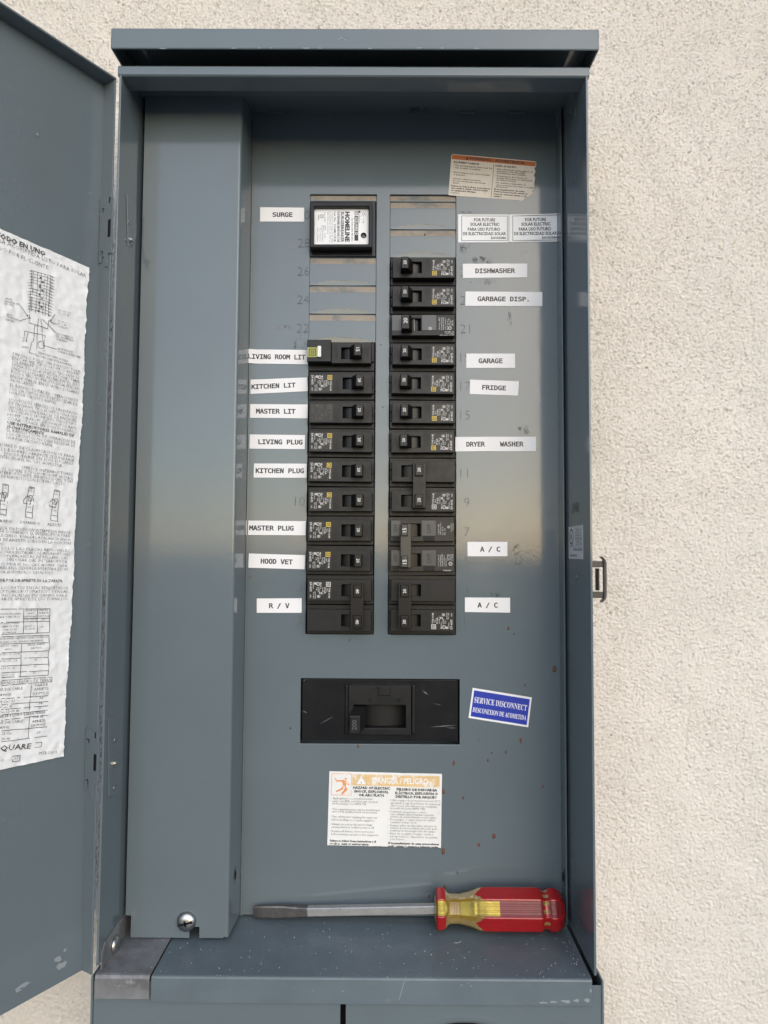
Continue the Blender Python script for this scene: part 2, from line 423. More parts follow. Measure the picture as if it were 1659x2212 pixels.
put_text(m, lambda a, b, e=0: np.stack([a, np.clip(-2 - (b-b.min())*1.0, -60, 0), 393.2 - 0.12 + 0*a - np.maximum(0, 0)], 1), '39 F', 18, 0, 16, 12, rot=0)
# marker scrawl lies on the underside of the top sheet
V = np.array(m.v); V[:, 2] = 379 + (V[:, 1] + 40) * (18.0/65.0) - 2.0; m.v = [tuple(p) for p in V]
part(m, 'marker_scrawl', M_INKK, panel)

# dead front with two breaker windows and the main breaker opening
WL0, WL1, WR0, WR1, ZWT = -69.3, -10.75, 1.4, 59.5, 308.2
PITCHB = 25.4
ZWB = ZWT - 15*PITCHB
MX0, MX1, MZ0, MZ1 = -72.7, 62.8, -165.2, -110.3
m = MB()
DFX0, DFX1 = -121.2, 149.8
m.sheet(DFX0, DFX1, ZFL+1, 390.5, [(WL0, WL1, ZWB, ZWT+5.6), (WR0, WR1, ZWB, ZWT+5.6), (MX0, MX1, MZ0, MZ1)], 0, 1.5)
dead_front = part(m, 'dead_front', M_PAINT, panel, 0.5)
m = MB().box(DFX1-1.4, DFX1, -15, -0.02, ZFL+2.5, 388)
flange = part(m, 'edge_flange', M_PAINT, dead_front, 0.4)
part(MB().box(DFX0, DFX0+1.6, -1.2, 0, ZFL+1, 389), 'seam', M_PAINT, dead_front, 0.3)
for (a, b) in ((WL0, WL1), (WR0, WR1)):     # sloping lead-in above each column of spaces
    m = MB(); m.add([(a+.1, 2.2, ZWT+5.6), (b-.1, 2.2, ZWT+5.6), (b-.1, .6, ZWT+.4), (a+.1, .6, ZWT+.4), (a+.1, .6, ZWT-.3), (b-.1, .6, ZWT-.3), (b-.1, 4, ZWT-.3), (a+.1, 4, ZWT-.3)], [(3,2,1,0), (4,5,2,3), (7,6,5,4)])
    m.m[0] = 1; part(m, 'window_ramp', [M_PAINT, M_DUST], dead_front)
    part(MB().box(a-4, b+4, 16, 17, ZWB-4, ZWT+8), 'backing', M_DARK, dead_front)
# twist-out filler plates
def filler(x0, x1, row):
    zt, zb = ZWT - row*PITCHB - .08, ZWT - (row+1)*PITCHB + .08
    H = zt - zb; xm = (x0+x1)/2
    def fn(u, v):
        x = x0 + .2 + (x1-x0-.4)*u; d = v*H
        y = 0.5
        if d < 6.3: y = 0.5 + (6.3-d)/6.3*1.3
        arc = H - 3.6*(1 - (2*u-1)**2) - .35
        if d > arc: y = 0.5 + (d-arc)*0.13
        return (x, y, zt - d)
    us = np.linspace(0, 1, 17); vs = np.r_[0, .036, .12, .2, .245, .26, .4, .6, np.linspace(.8, 1, 19)]
    m = MB().grid(fn, us, vs, flip=True)
    for k, f in enumerate(m.f):              # dust lies on the sloping top and along the crest of the arch
        u = (k % 16 + .5)/16; v = (vs[k//16] + vs[k//16+1])/2; d = v*H; arc = H - 3.6*(1-(2*u-1)**2) - .35
        if .9 < d < 6.2 or (arc-.6 < d < arc+.1 and abs(u-.5) < .4): m.m[k] = 1
    part(m, 'filler_plate', [M_PAINT, M_DUST], dead_front, smooth=True)
for r in (0, 1): filler(WR0, WR1, r)
for r in (2, 3, 4): filler(WL0, WL1, r)
# stamped space numbers
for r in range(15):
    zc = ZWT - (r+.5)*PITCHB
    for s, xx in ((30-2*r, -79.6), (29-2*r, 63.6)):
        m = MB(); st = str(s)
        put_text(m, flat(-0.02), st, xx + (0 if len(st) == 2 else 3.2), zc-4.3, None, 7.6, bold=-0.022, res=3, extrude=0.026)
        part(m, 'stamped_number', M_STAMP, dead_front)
# raised cover of the wiring gutter
GX0, GX1, GY = -204.3, -125.2, -38.0
zb = ZFL + 2.2
m = MB()
pl = [(GX0, ZFL+19), (GX0+4.4, ZFL+19), (GX0+4.4, zb), (GX0+50.5, zb), (GX0+50.5, zb+8.5), (GX0+58.5, zb+8.5), (GX0+58.5, zb), (GX1-2.5, zb), (GX1, zb+1.5), (GX1, 388), (GX0, 388)]
def poly_face(m, pts, y, mi=0):
    m.add([(a, y, b) for a, b in pts], [tuple(range(len(pts)))], mi)
m.prism([(a, GY, b) for a, b in pl], (0, 1.4, 0))
gutter = part(m, 'gutter_cover', M_PAINT, panel)
m = MB(); n = 8
pts = [(GX1 + 2.2*math.sin(t) , GY + 2.2*(1-math.cos(t))) for t in np.linspace(0, R(86), n)] + [(-121.3, 0.0)]
pts = [(GX1-.05, GY)] + pts[1:]
m.grid(lambda u, v: (pts[int(u)][0], pts[int(u)][1], v), range(len(pts)), [zb+.5, 388])
part(m, 'slanted_side', M_PAINT, gutter, smooth=True)
# pan head screws
def screw(c, ax, r, parent, name='screw', dome=.5, slot=True, rot=0.5):
    m = MB(); n = 28
    prof = [(0, r), (r*.12, r), (r*.3, r*.93), (r*.45, r*.75), (r*.55, r*.45), (r*.58, r*.05)]
    m.lathe([(t*dome*2, q) for t, q in prof], c, ax, n)
    o = part(m, name, M_STEEL, parent, smooth=True)
    if slot:
        ax = Vector(ax).normalized(); e1 = ax.orthogonal().normalized(); e2 = ax.cross(e1)
        m = MB()
        for aa in (rot, rot + math.pi/2):
            L_ = r*.72 if aa == rot else r*.28
            d = e1*math.cos(aa) + e2*math.sin(aa); w = ax.cross(d)
            c0 = Vector(c) + ax*(r*1.16*dome*.86)
            P = [c0 - d*L_ - w*r*.09 - ax*r*.12, c0 + d*L_ - w*r*.09 - ax*r*.12, c0 + d*L_ + w*r*.09 - ax*r*.12, c0 - d*L_ + w*r*.09 - ax*r*.12]
            m.prism(P, ax*(r*.26*1))
        part(m, 'screw_slot', M_LATCH if slot == 2 else M_DARK, o)
    return o
sc = at_y(403, 1990, GY); screw((sc[0], GY, sc[2]), (0, -1, 0), 7.6, panel, rot=2.6)
# punched diamond slots
for (x, y, X_) in ((511, 1890, None), (1218.5, 1893, DFX1-1.5)):
    if X_ is None: c = np.array((-122.3, -20.0, at_y(511, 1890, -20)[2]))
    else: c = np.array((X_, -8.5, at_y(x, y, -8)[2]))
    sx = 1 if X_ is None else -1
    m = MB(); 
    for (k, mi, off) in ((1.0, 0, .25), (.62, 1, .6)):
        dx = .045 if X_ is None else 0.0
        m.add([(c[0]+sx*off + 0*dx, c[1], c[2]+8*k), (c[0]+sx*off + dx*5*k, c[1]+5*k, c[2]), (c[0]+sx*off, c[1], c[2]-8*k), (c[0]+sx*off - dx*5*k, c[1]-5*k, c[2])], [(0, 1, 2, 3)], mi)
    part(m, 'punched_slot', [M_PAINT, M_DARK], gutter if X_ is None else dead_front)
# floor tray with folded front lip
SEAM = -168.8
m = MB()
pr = [(-84.6, ZFL-18.6), (-84.6, ZFL-1.6), (-84.0, ZFL-.4), (-82.8, ZFL), (WALL_Y-2, ZFL), (WALL_Y-2, ZFL-1.3), (-82.6, ZFL-1.4), (-83.3, ZFL-18.6)]
m.prism([(SEAM+.6, y, z) for y, z in pr], (149.6-SEAM-.6, 0, 0))
tray = part(m, 'floor_tray', M_TRAY, panel, 0.35)
for q in ((366, 2056), (978, 2071), (1013, 2055), (1047, 2072), (745, 2043), (712, 2057), (1172, 2048)):
    c = at_z(*q, ZFL)
    m = MB().lathe([(0, 1.5), (.25, 1.3), (.4, .8), (.45, .1)], c, (0, 0, 1), 14)
    part(m, 'rivet_bump', M_TRAY, tray, smooth=True)
# galvanised bracket at the hinge side of the floor
m = MB()
pr = [(-86.2, ZFL-15.5), (-86.2, ZFL-1.2), (-85.2, ZFL+.9), (-83.5, ZFL+1.5), (-3, ZFL+1.5), (-3, ZFL-.5), (-83, ZFL-.6), (-84.6, ZFL-2.5), (-84.6, ZFL-15.5)]
m.prism([(XL+.2, y, z) for y, z in pr], (SEAM-.4-XL, 0, 0))
brk = part(m, 'floor_bracket', M_GALV, panel, 0.5)
m = MB().prism([(XL+T+.05, -80, ZFL+1.5), (XL+T+.05, -80, ZFL+12), (XL+T+.05, -74, ZFL+18), (XL+T+.05, -5, ZFL+18), (XL+T+.05, -5, ZFL+1.5)], (1.1, 0, 0))
part(m, 'upright_flap', M_GALV, brk, 0.3)
c = at_x(247, 2040, XL+T+1.2); screw((XL+T+1.2, c[1], c[2]), (1, 0, 0), 6.0, panel, slot=False)
# lower meter section
LX0, LX1 = -212.0, 158.2
m = MB()
m.box(LX0, LX0+1.6, -83.5, WALL_Y+2, -700, ZFL-1.5); m.box(LX1-1.6, LX1, -83.5, WALL_Y+2, -700, ZFL-1.5)
m.box(LX0+1.6, LX1-1.6, -60, WALL_Y+2, -700, -699)
m.box(LX0+1.6, LX1-1.6, WALL_Y-1, WALL_Y+2, -699, ZFL-8)
part(m, 'lower_body', M_PAINT, panel, 0.4)
part(MB().box(LX0+1.7, -31.6, -82.6, -81.2, -698, ZFL-5), 'lower_cover', M_PAINT, panel, 0.5)
m = MB()                                     # meter cover: flat sheet with a dished round opening
mc, mr_ = (58.0, -415.5), 92.0
nn = 72
def ringpt(r, y): return [(mc[0]+r*math.sin(2*math.pi*i/nn), y, mc[1]+r*math.cos(2*math.pi*i/nn)) for i in range(nn)]
x0c, x1c, z0c, z1c = -27.6, LX1-1.7, -698, ZFL-5
outer = []
for i in range(nn):
    a = 2*math.pi*i/nn; dx, dz = math.sin(a), math.cos(a)
    ts = []
    if dx > 1e-6: ts.append((x1c-mc[0])/dx)
    if dx < -1e-6: ts.append((x0c-mc[0])/dx)
    if dz > 1e-6: ts.append((z1c-mc[1])/dz)
    if dz < -1e-6: ts.append((z0c-mc[1])/dz)
    t = min(ts); outer.append((mc[0]+dx*t, -82.6, mc[1]+dz*t))
rr = min(mr_+2, x1c-mc[0]-1.0, mc[0]-x0c-1.0)
rings = [outer] + [ringpt(r, y) for r, y in ((min(rr, 83.8), -82.6), (82, -82.7), (79.5, -82.95), (77, -82.7), (75, -81.6), (73.5, -79), (73, -60))]
o0 = 0
for rg in rings: m.v.extend(rg)
for j in range(len(rings)-1):
    for i in range(nn):
        m.f.append((j*nn+(i+1) % nn, j*nn+i, (j+1)*nn+i, (j+1)*nn+(i+1) % nn)); m.m.append(0)
for cx_, cz_ in ((x0c, z0c), (x1c, z0c), (x0c, z1c), (x1c, z1c)):
    k = min(range(nn), key=lambda i: (outer[i][0]-cx_)**2 + (outer[i][2]-cz_)**2); m.v[k] = (cx_, -82.6, cz_)
part(m, 'meter_cover', M_PAINT, panel)
part(MB().box(LX0+2, LX1-2, -70, -69, -690, ZFL-6), 'backing', M_DARK, panel)

# inner hinge plates on the side wall, with bolts
for (pts, scr, holes) in (
    ([(272.5, 418), (280, 421), (287, 432), (293, 447), (293, 512), (286, 530), (275, 533)], (287, 519), [(281, 480)]),
    ([(233, 1552), (249, 1549), (262, 1562), (262, 1690), (257, 1712), (243, 1722), (233, 1722)], (252, 1648), [(250, 1599), (249, 1702)])):
    X_ = XL+T; P = [at_x(x, y, X_) for x, y in pts]
    m = MB().prism([(X_+.02, p[1], p[2]) for p in P][::-1], (.8, 0, 0))
    o = part(m, 'hinge_plate', M_PAINT, panel, .7, seg=3)
    for h in holes:
        c = at_x(*h, X_+1.5); m = MB().lathe([(0, 1.9), (.35, 1.7)], (X_+.82, c[1], c[2]), (1, 0, 0), 12); part(m, 'rivet', M_STEEL, o, smooth=True)
    c = at_x(*scr, X_+3); m = MB()
    m.lathe([(0, 2.9), (.7, 2.9), (.7, 1.8), (2.2, 1.7), (2.5, 1.1)], (X_+.8, c[1], c[2]), (1, 0, 0), 10)
    part(m, 'bolt', M_STEEL, o)
# latch keeper outside the far side wall
m = MB()
LZ0, LZ1 = at_y(1300, 1297, -76)[2], at_y(1300, 1205, -76)[2]
for z in (LZ0+1, LZ1-8):
    m.box(XR, XR+9.2, -80, -72, z+1, z+5.5)
m.box(XR+5.0, XR+6.2, -80, -72, LZ0+7.5, LZ1-8)
latch = part(m, 'latch', mat('dark_zinc', (0.05, 0.047, 0.043), rough=0.45, metal=0.3), panel, 0.5)
m = MB()
hz = np.linspace(LZ0-1, LZ1+1, 15)
def lf(u, v):
    e = abs(v-(LZ0+LZ1)/2)/((LZ1-LZ0)/2+1); c = max(0, e-.78)/.22
    return (XR+9.2+u*1.2 - 2.6*c**2, -81 + 12*0, v)
sec = [(XR+9.0, -82), (XR+9.9, -83), (XR+10.9, -82), (XR+11.2, -74), (XR+10.2, -74), (XR+10.0, -81.2)]
k = len(sec)
for v in hz:
    e = abs(v-(LZ0+LZ1)/2)/((LZ1-LZ0)/2+1); c = max(0, e-.75)/.25
    for (a, b) in sec: m.v.append((a-2.4*c*c, b + 1.5*c*c, v))
for j in range(len(hz)-1):
    for i in range(k):
        m.f.append((j*k+i, j*k+(i+1) % k, (j+1)*k+(i+1) % k, (j+1)*k+i)); m.m.append(0)
m.f += [tuple(range(k))[::-1], tuple((len(hz)-1)*k+i for i in range(k))]; m.m += [0, 0]
part(m, 'latch_pull', M_LATCH, latch)
c = at_x(1246, 1247, XR-T); part(MB().lathe([(0, 2.6), (.8, 2.2), (1.2, .6)], (XR-T, c[1], c[2]), (-1, 0, 0), 14), 'rivet', M_PAINT, panel, smooth=True)
m = MB(); c = at_x(1236, 1106, XR-T-.1)
wallmap = lambda X_, y0, z0: (lambda a, b, e=0: np.stack([X_ - e + 0*a, y0 - a, z0 + b], 1))
put_text(m, wallmap(XR-T-.1, c[1]+0, c[2]-1), '21143', 0, 0, 19, 8)
part(m, 'ink_stamp', M_INKK, panel)

# door, swung open on the hinge side
EU = np.array((-.532, -.8467, 0)); EW = np.array((-.8467, .532, 0))        # along the door away from its hinge; towards its outer face
DH = np.array((-210.6, -83.6, 0.0))                                       # free edge of the hinge flange
DFL = 13.6; DW = 362.0; DZT = 362.5; DZB = -308.0
def dpt(u, w, z): return DH + EU*u + EW*w + np.array((0, 0, z))
def door_box(m, u0, u1, w0, w1, z0, z1, mi=0):
    q = [dpt(u, w, z) for z in (z0, z1) for (u, w) in ((u0, w0), (u1, w0), (u1, w1), (u0, w1))]
    m.add(q, [(0,1,2,3), (7,6,5,4), (4,5,1,0), (5,6,2,1), (6,7,3,2), (7,4,0,3)], mi)
m = MB()
usd = np.r_[0, np.linspace(2, DW, 12)]
zsd = [DZB, DZB+6, DZB+22, DZB+29, DZB+33, DZB+36, -200, -100, 0, 100, 200, 300, DZT-1]
def dface(u, z):
    w = DFL
    t = z - DZB
    if t < 31: w = DFL - min(1, (31-t)/6)*1.1 - max(0, (25-t))*.05
    return dpt(u, w, z)
m.grid(dface, usd, zsd)
m.grid(lambda u, z: dface(u, z) + EW*1.4, usd, zsd, flip=True)
door = part(m, 'door', M_PAINT_D, panel, smooth=True)
m = MB(); door_box(m, 0, DW, 0, DFL+1.4, DZT-1.4, DZT+.2); part(m, 'top_flange', M_PAINT_D, door, 0.4)
m = MB(); door_box(m, 0, 1.4, 0.2, DFL+1.2, DZB, DZT-1.5); hfl = part(m, 'hinge_flange', M_PAINT_D, door, 0.4)
m = MB(); door_box(m, DW-1.4, DW, 0.2, DFL+1.2, DZB, DZT-1.5); part(m, 'edge_flange', M_PAINT_D, door, 0.4)
def on_flange(x, y):                       # picture point -> (w, z) on the hinge flange, u = 1.4
    v = ray(x, y); P0 = DH + EU*1.5; t = ((P0-ORG) @ EU)/(v @ EU); q = ORG + v*t
    return float((q-DH) @ EW), float(q[2])
for (y0, y1) in ((436, 578), (1583, 1722)):
    xm = 222 if y0 < 1000 else 203
    z1_, z0_ = on_flange(xm, y0)[1], on_flange(xm, y1)[1]
    m = MB()
    outl = [(-2.5, z1_), (DFL-.6, z1_+3), (DFL-.6, z0_+4), (DFL-3, z0_+4), (DFL-4, z0_+8), (DFL-6.5, z0_+8), (DFL-7.5, z0_), (2.5, z0_-1), (2.5, z0_+9), (-2.5, z0_+9)]
    m.prism([tuple(dpt(1.45, w, z)) for w, z in outl], tuple(EU*.9))
    hl = part(m, 'hinge_leaf', M_PAINT_D, door, 0.2)
    L_ = z1_-z0_
    for fz in (.86, .14+.08):
        m = MB().lathe([(0, 1.7), (.12, 1.7)], dpt(2.36, DFL-4, z0_+L_*fz), EU, 12); part(m, 'hinge_hole', M_EMB, hl)
        m = MB().lathe([(0, 1.2), (.1, 1.2)], dpt(2.5, DFL-3.7, z0_+L_*fz-.3), EU, 12); part(m, 'hinge_hole', M_PAINT_D, hl)
    m = MB(); door_box(m, 2.36, 2.44, -.5, 2.6, z0_+L_*.42, z0_+L_*.68); part(m, 'hinge_slot', M_DARK, hl)
    m = MB(); door_box(m, 2.36, 2.44, .6, 2.0, z0_+L_*.93, z0_+L_*1.02); part(m, 'hinge_slot', M_DARK, hl)

# chipped and scuffed paint
M_CHIP = mat('bare_scuffed_paint', (0.24, 0.265, 0.28), rough=0.6, spec=0.3)
def scuff(parent, c, ex, ez, w, h, seed):
    q = np.random.default_rng(seed); n = 11; a = np.linspace(0, 2*math.pi, n, endpoint=False); rr = .45 + .55*q.random(n)
    P = [np.array(c) + np.array(ex)*math.cos(t)*w*r_ + np.array(ez)*math.sin(t)*h*r_ for t, r_ in zip(a, rr)]
    part(MB().add(P, [tuple(range(n))]), 'paint_scuff', M_CHIP, parent)
rq = np.random.default_rng(77)
for k, (x, w) in enumerate(((352, 6), (505, 5), (560, 3), (585, 2.5), (660, 7), (690, 3), (800, 4), (905, 6), (955, 3), (1030, 5))):
    p = at_y(x, 103.5 + rq.random()*1.5, HY); scuff(rain_hood, (p[0], HY-.06, p[2]), (1, 0, 0), (0, 0, 1), w*.55, .55, k)
for k, (x, y, w, h) in enumerate(((738, 82, 2.2, .5), (745, 86, 1.6, .4), (733, 84, 1.0, .4))):
    p = at_y(x, y, HY); scuff(rain_hood, (p[0], HY-.06, p[2]), (1, 0, 0), (0, 0, 1), w, h, 30+k)
for k, (x, y, w, h) in enumerate(((1172, 2166, 4, .8), (1195, 2164, 3, 1.0), (1222, 2163, 4, 1.6), (1246, 2161, 3, 1.2), (1268, 2160, 3, 1.8), (1276, 2140, .8, 2.2), (997, 2128, 1.3, .5), (1018, 2130, .8, .6))):
    p = at_y(x, y, -84.6); scuff(tray, (p[0], -84.68, p[2]), (1, 0, 0), (0, 0, 1), w, h, 50+k)
def smudge_mat(name, color, scale, lo, hi, top):
    m = mat(name, color, rough=0.6, spec=0.3); nt = m.node_tree; n = nt.nodes
    tc = n.new('ShaderNodeTexCoord'); mp = n.new('ShaderNodeMapping'); mp.inputs['Scale'].default_value = (1, 1, .6); t = n.new('ShaderNodeTexNoise')
    t.inputs['Scale'].default_value = scale; t.inputs['Detail'].default_value = 5; t.inputs['Roughness'].default_value = .75
    r_ = n.new('ShaderNodeMapRange'); r_.inputs[1].default_value = lo; r_.inputs[2].default_value = hi; r_.inputs[4].default_value = top
    nt.links.new(tc.outputs['Object'], mp.inputs[0]); nt.links.new(mp.outputs[0], t.inputs['Vector']); nt.links.new(t.outputs['Fac'], r_.inputs[0]); nt.links.new(r_.outputs[0], n['Principled BSDF'].inputs['Alpha'])
    return m
M_SMUD = smudge_mat('dark_smudge', (0.035, 0.04, 0.043), 330, .5, .66, .55)
M_TANS = smudge_mat('tan_smudge', (0.22, 0.17, 0.13), 260, .5, .68, .7)
for k, (x, y, w, h, mt) in enumerate(((617, 708, 9, 3, M_TANS), (655, 735, 4.5, 9, M_SMUD), (640, 745, 3, 7, M_SMUD), (1042, 562, 13, 7, M_SMUD), (1050, 610, 10, 3.5, M_SMUD), (1000, 545, 4, 12, M_SMUD), (1119, 1200, 5.5, 11, M_SMUD), (1068, 1283, 8, 3, M_SMUD), (1100, 690, 2.2, 13, M_SMUD), (1130, 930, 7, 5, M_SMUD), (665, 1190, 3, 5, M_SMUD))):
    q = np.random.default_rng(300+k); n_ = 13; a = np.linspace(0, 2*math.pi, n_, endpoint=False); rr = .6 + .4*q.random(n_); p = at_y(x, y, 0)
    part(MB().add([(p[0]+math.cos(t)*w*r_, -.05, p[2]+math.sin(t)*h*r_) for t, r_ in zip(a, rr)], [tuple(range(n_))]), 'smudge', mt, dead_front)
def scratch(parent, pts, w=.16, off=(0, -.06, 0)):
    for a, b in zip(pts[:-1], pts[1:]):
        a = np.array(a); b = np.array(b); d = b-a; nr = np.array((-d[2], 0, d[0])) if abs(d[0]) > 1e-6 else np.array((0, -d[2], d[1])); nr = nr/np.linalg.norm(nr)*w
        part(MB().add([a-nr+off, b-nr+off, b+nr+off, a+nr+off], [(0, 1, 2, 3)]), 'scratch', M_CHIP, parent)
P0 = lambda *q: [at_y(x, y, 0) for x, y in q]
scratch(dead_front, P0((1115, 556), (1128, 545), (1145, 541)), .13)
scratch(dead_front, P0((1122, 883), (1134, 871), (1146, 866)), .11); scratch(dead_front, P0((1010, 1178), (1032, 1185)), .1)
scratch(dead_front, P0((802, 896), (812, 886), (830, 882)), .09)
scratch(tray, [at_y(x, y, -84.6) for x, y in ((876, 2110), (862, 2160))], .22, (0, -.08, 0))
scratch(panel, [at_x(x, y, XR-T) for x, y in ((1240, 205), (1244, 250))], .25, (-.06, 0, 0)); scratch(panel, [at_x(x, y, XR-T) for x, y in ((1231, 1250), (1236, 1262))], .2, (-.06, 0, 0))
def on_door_face(x, y):
    v = ray(x, y); P0_ = DH + EW*(DFL-1.6); t = ((P0_-ORG) @ EW)/(v @ EW); return ORG + v*t
for k, (x, y, w, h) in enumerate(((124, 2072, 4, 3), (132, 2088, 5, 4), (140, 2052, 2, 2), (50, 2128, 6, 2), (40, 2140, 3, 1.5), (80, 290, 1.2, 1.2))):
    scuff(door, on_door_face(x, y) - EW*.3, EU, (0, 0, 1), w, h, 90+k)
# ------------------------------------------------------------------ mud specks, grit
SP = lambda x, y: (621 + x/2.793, 1430.9 + y/2.793)
SQ = lambda x, y: (486 + x/1.9205, 1781.9 + y/1.9205)
specks = [(*SP(426,508), 1.3), (*SP(1610,43), 2.2), (*SP(1434,140), .9), (*SP(1407,474), 1.7), (*SP(1231,547), .7), (*SP(1210,592), 1.2), (*SP(1003,610), 1.6),
          (*SP(1540,750), 1.1), (*SP(940,782), 1.7), (*SP(1060,818), 1.1), (*SP(1245,1052), 1.8), (*SP(1155,1103), 1.3), (*SP(940,1143), 2.2), (*SP(17,399), .7), (*SP(1152,467), .5),
          (*SQ(912,260), 1.4), (*SQ(846,298), 1.1), (*SQ(965,199), 1.0), (*SQ(1165,-300), 1.0), (1098, 1358, 1.2), (1110, 1370, .6), (755, 1383, .8), (827, 880, .6), (519, 1138, 1.1), (540.7, 1247, .9), (823, 745, .5), (1000, 470, .6), (1017, 610, .5), (918, 507, .9)]
for i, (x, y, r) in enumerate(specks):
    r *= .8
    p = at_y(x, y, 0); m = MB()
    k1 = random.uniform(.7, 1.0); a = random.uniform(0, 3)
    m.lathe([(0, r), (r*.35, r*.8), (r*.6, r*.4), (r*.65, .05)], (0, 0, 0), (0, -1, 0), 9)
    V = np.array(m.v); V[:, 0] *= k1; V[:, 2] *= 1.25 + .2*math.sin(a); V[:, 2] += np.where(V[:, 2] > .5*r, r*.5, 0)
    m.v = [tuple(q + np.array((p[0], -.02, p[2]))) for q in V]
    part(m, 'mud_speck', M_MUD if r > .6 else M_DARK, dead_front, smooth=True)
m = MB()
for i in range(420):
    x = rng.uniform(-120, 147); y = -84 + 84*rng.random()**1.6
    if i % 5 == 0: x = 147 - 8*rng.random()**2; y = -84*rng.random()
    if i % 7 == 0: x = rng.uniform(-200, -118); y = -84 + 44*rng.random()
    r = .12 + .33*rng.random()**3
    zz = ZFL + (1.5 if x < SEAM else 0)
    m.add([(x-r, y, zz), (x+r*.6, y-r, zz), (x+r*.6, y+r, zz), (x, y, zz+r*1.1)], [(0,1,3), (1,2,3), (2,0,3)])
hp = [at_z(1680/1.852 + x/4.8, 3500/1.852 + y/4.8, ZFL+.3) for x, y in ((352, 702), (372, 708), (395, 706), (415, 698), (426, 688))]
for a, b in zip(hp[:-1], hp[1:]):
    m.add([a+(0,-.22,0), b+(0,-.22,0), b+(0,.22,.1), a+(0,.22,.1)], [(0,1,2,3)])
g = solo(m, 'grit', M_GRIT, 'pale grit and dust scattered over the panel floor tray', 'grit', kind='stuff')

# ------------------------------------------------------------------ breakers
_cache = {}
def shared(key, fn, mats, smooth=False):
    if key not in _cache: _cache[key] = mesh_of(fn(), key, mats, (0,0,0), smooth)
    return _cache[key]
PX0, PX1, PY, PZ = -26.8, 27.4, -8.0, 9.1
def body_mesh():
    m = MB()
    m.box(-28.7, 28.7, 1.2, 15, -12.45, 12.45)
    m.sheet(PX0, PX1, -PZ, PZ, [(-18.5, -1.6, -4.8, 5.0)], PY, 9.2-.002)
    m.box(-28.4, PX0-.01, -1.5, 1.2, 2.0, 8.0); m.box(-28.4, PX0-.01, -.6, 1.2, -6.0, 1.6)
    return m
def slotfloor_mesh():
    m = MB(); n = 8
    m.grid(lambda u, v: (-18.4 + 16.7*u, PY + 2.6 + 2.2*(2*u-1)**2, v), np.linspace(0, 1, 9), [-4.7, 4.9])
    return m
def handle_mesh(x0=-19.6, flip=False):
    """wedge lever: number face near x0, sloping back to the slot"""
    m = MB(); zz = 5.1
    pr = [(x0-.4, PY+.2), (x0, -18.6), (x0+.5, -19.2), (x0+6.0, -19.2), (x0+7.3, -16.8), (x0+9.3, -12.5), (x0+10.6, PY+.2)]
    if flip: pr = [(2*x0+6.2-a, b) for a, b in pr][::-1]
    m.prism([(a, b, -zz) for a, b in pr], (0, 0, 2*zz))
    return m
def num_mesh(s, xc, y=-19.28, h=2.5, zc=0):
    m = MB(); put_text(m, flat(y), s, xc + h/2, zc, None, h, rot=90, anchor='c', bold=0.012, res=2); return m
def mark_mesh(t, x):
    m = MB(); put_text(m, flat(PY-.1), t, x, 2.2, None, 2.2, rot=90, anchor='c'); return m
def lines_mesh():
    m = MB(); y = PY-.06
    for (a, b, c, d) in ((PX0+.3, -19.8, -3.15, -2.85), (-1.4, 7.0, -3.15, -2.85), (-24.9, -24.7, -2.9, 8.8), (-20.9, -20.7, -2.9, 8.8), (2.0, 2.2, -2.9, 8.8), (5.9, 6.1, -2.9, 8.8)):
        m.box(a, b, y, y+.04, c, d)
    return m
DX0, DX1, DZ0, DZ1 = 6.7, 26.3, -7.5, 7.5
def decal_mesh():
    m = MB(); r = 1.3; P = []
    for cx, cz, a0 in ((DX1-r, DZ1-r, 0), (DX0+r, DZ1-r, 90), (DX0+r, DZ0+r, 180), (DX1-r, DZ0+r, 270)):
        for k in range(4): a = R(a0 + k*30); P.append((cx + r*math.cos(a), PY-.1, cz + r*math.sin(a)))
    m.prism(P[::-1], (0, .11, 0)); return m
def ring_pts(m, fn, cx, cz, r0, r1, n=18, mi=0):
    a = np.linspace(0, 2*math.pi, n, endpoint=False)
    o = np.r_[cx + r1*np.cos(a), cx + r0*np.cos(a)]; q = np.r_[cz + r1*np.sin(a), cz + r0*np.sin(a)]
    m.add(fn(o, q), [(i, (i+1) % n, n+(i+1) % n, n+i) for i in range(n)], mi)
def rect(m, fn, x0, x1, z0, z1, mi=0):
    m.add(fn(np.array([x0, x1, x1, x0], float), np.array([z0, z0, z1, z1], float)), [(0, 1, 2, 3)], mi)
def frame(m, fn, x0, x1, z0, z1, t, mi=0):
    rect(m, fn, x0, x1, z0, z0+t, mi); rect(m, fn, x0, x1, z1-t, z1, mi); rect(m, fn, x0, x0+t, z0+t, z1-t, mi); rect(m, fn, x1-t, x1, z0+t, z1-t, mi)
def logo(m, fn, x0, z0, s, mi=0):
    """square with a squared letter D standing on its side"""
    frame(m, fn, x0, x0+s, z0, z0+s, s*.12, mi)
    a, b = x0+s*.26, z0+s*.30
    rect(m, fn, a, a+s*.48, z0+s*.30, z0+s*.40, mi); rect(m, fn, a, a+s*.48, z0+s*.62, z0+s*.72, mi)
    rect(m, fn, a+s*.04, a+s*.14, z0+s*.40, z0+s*.62, mi); rect(m, fn, a+s*.36, a+s*.48, z0+s*.40, z0+s*.62, mi)
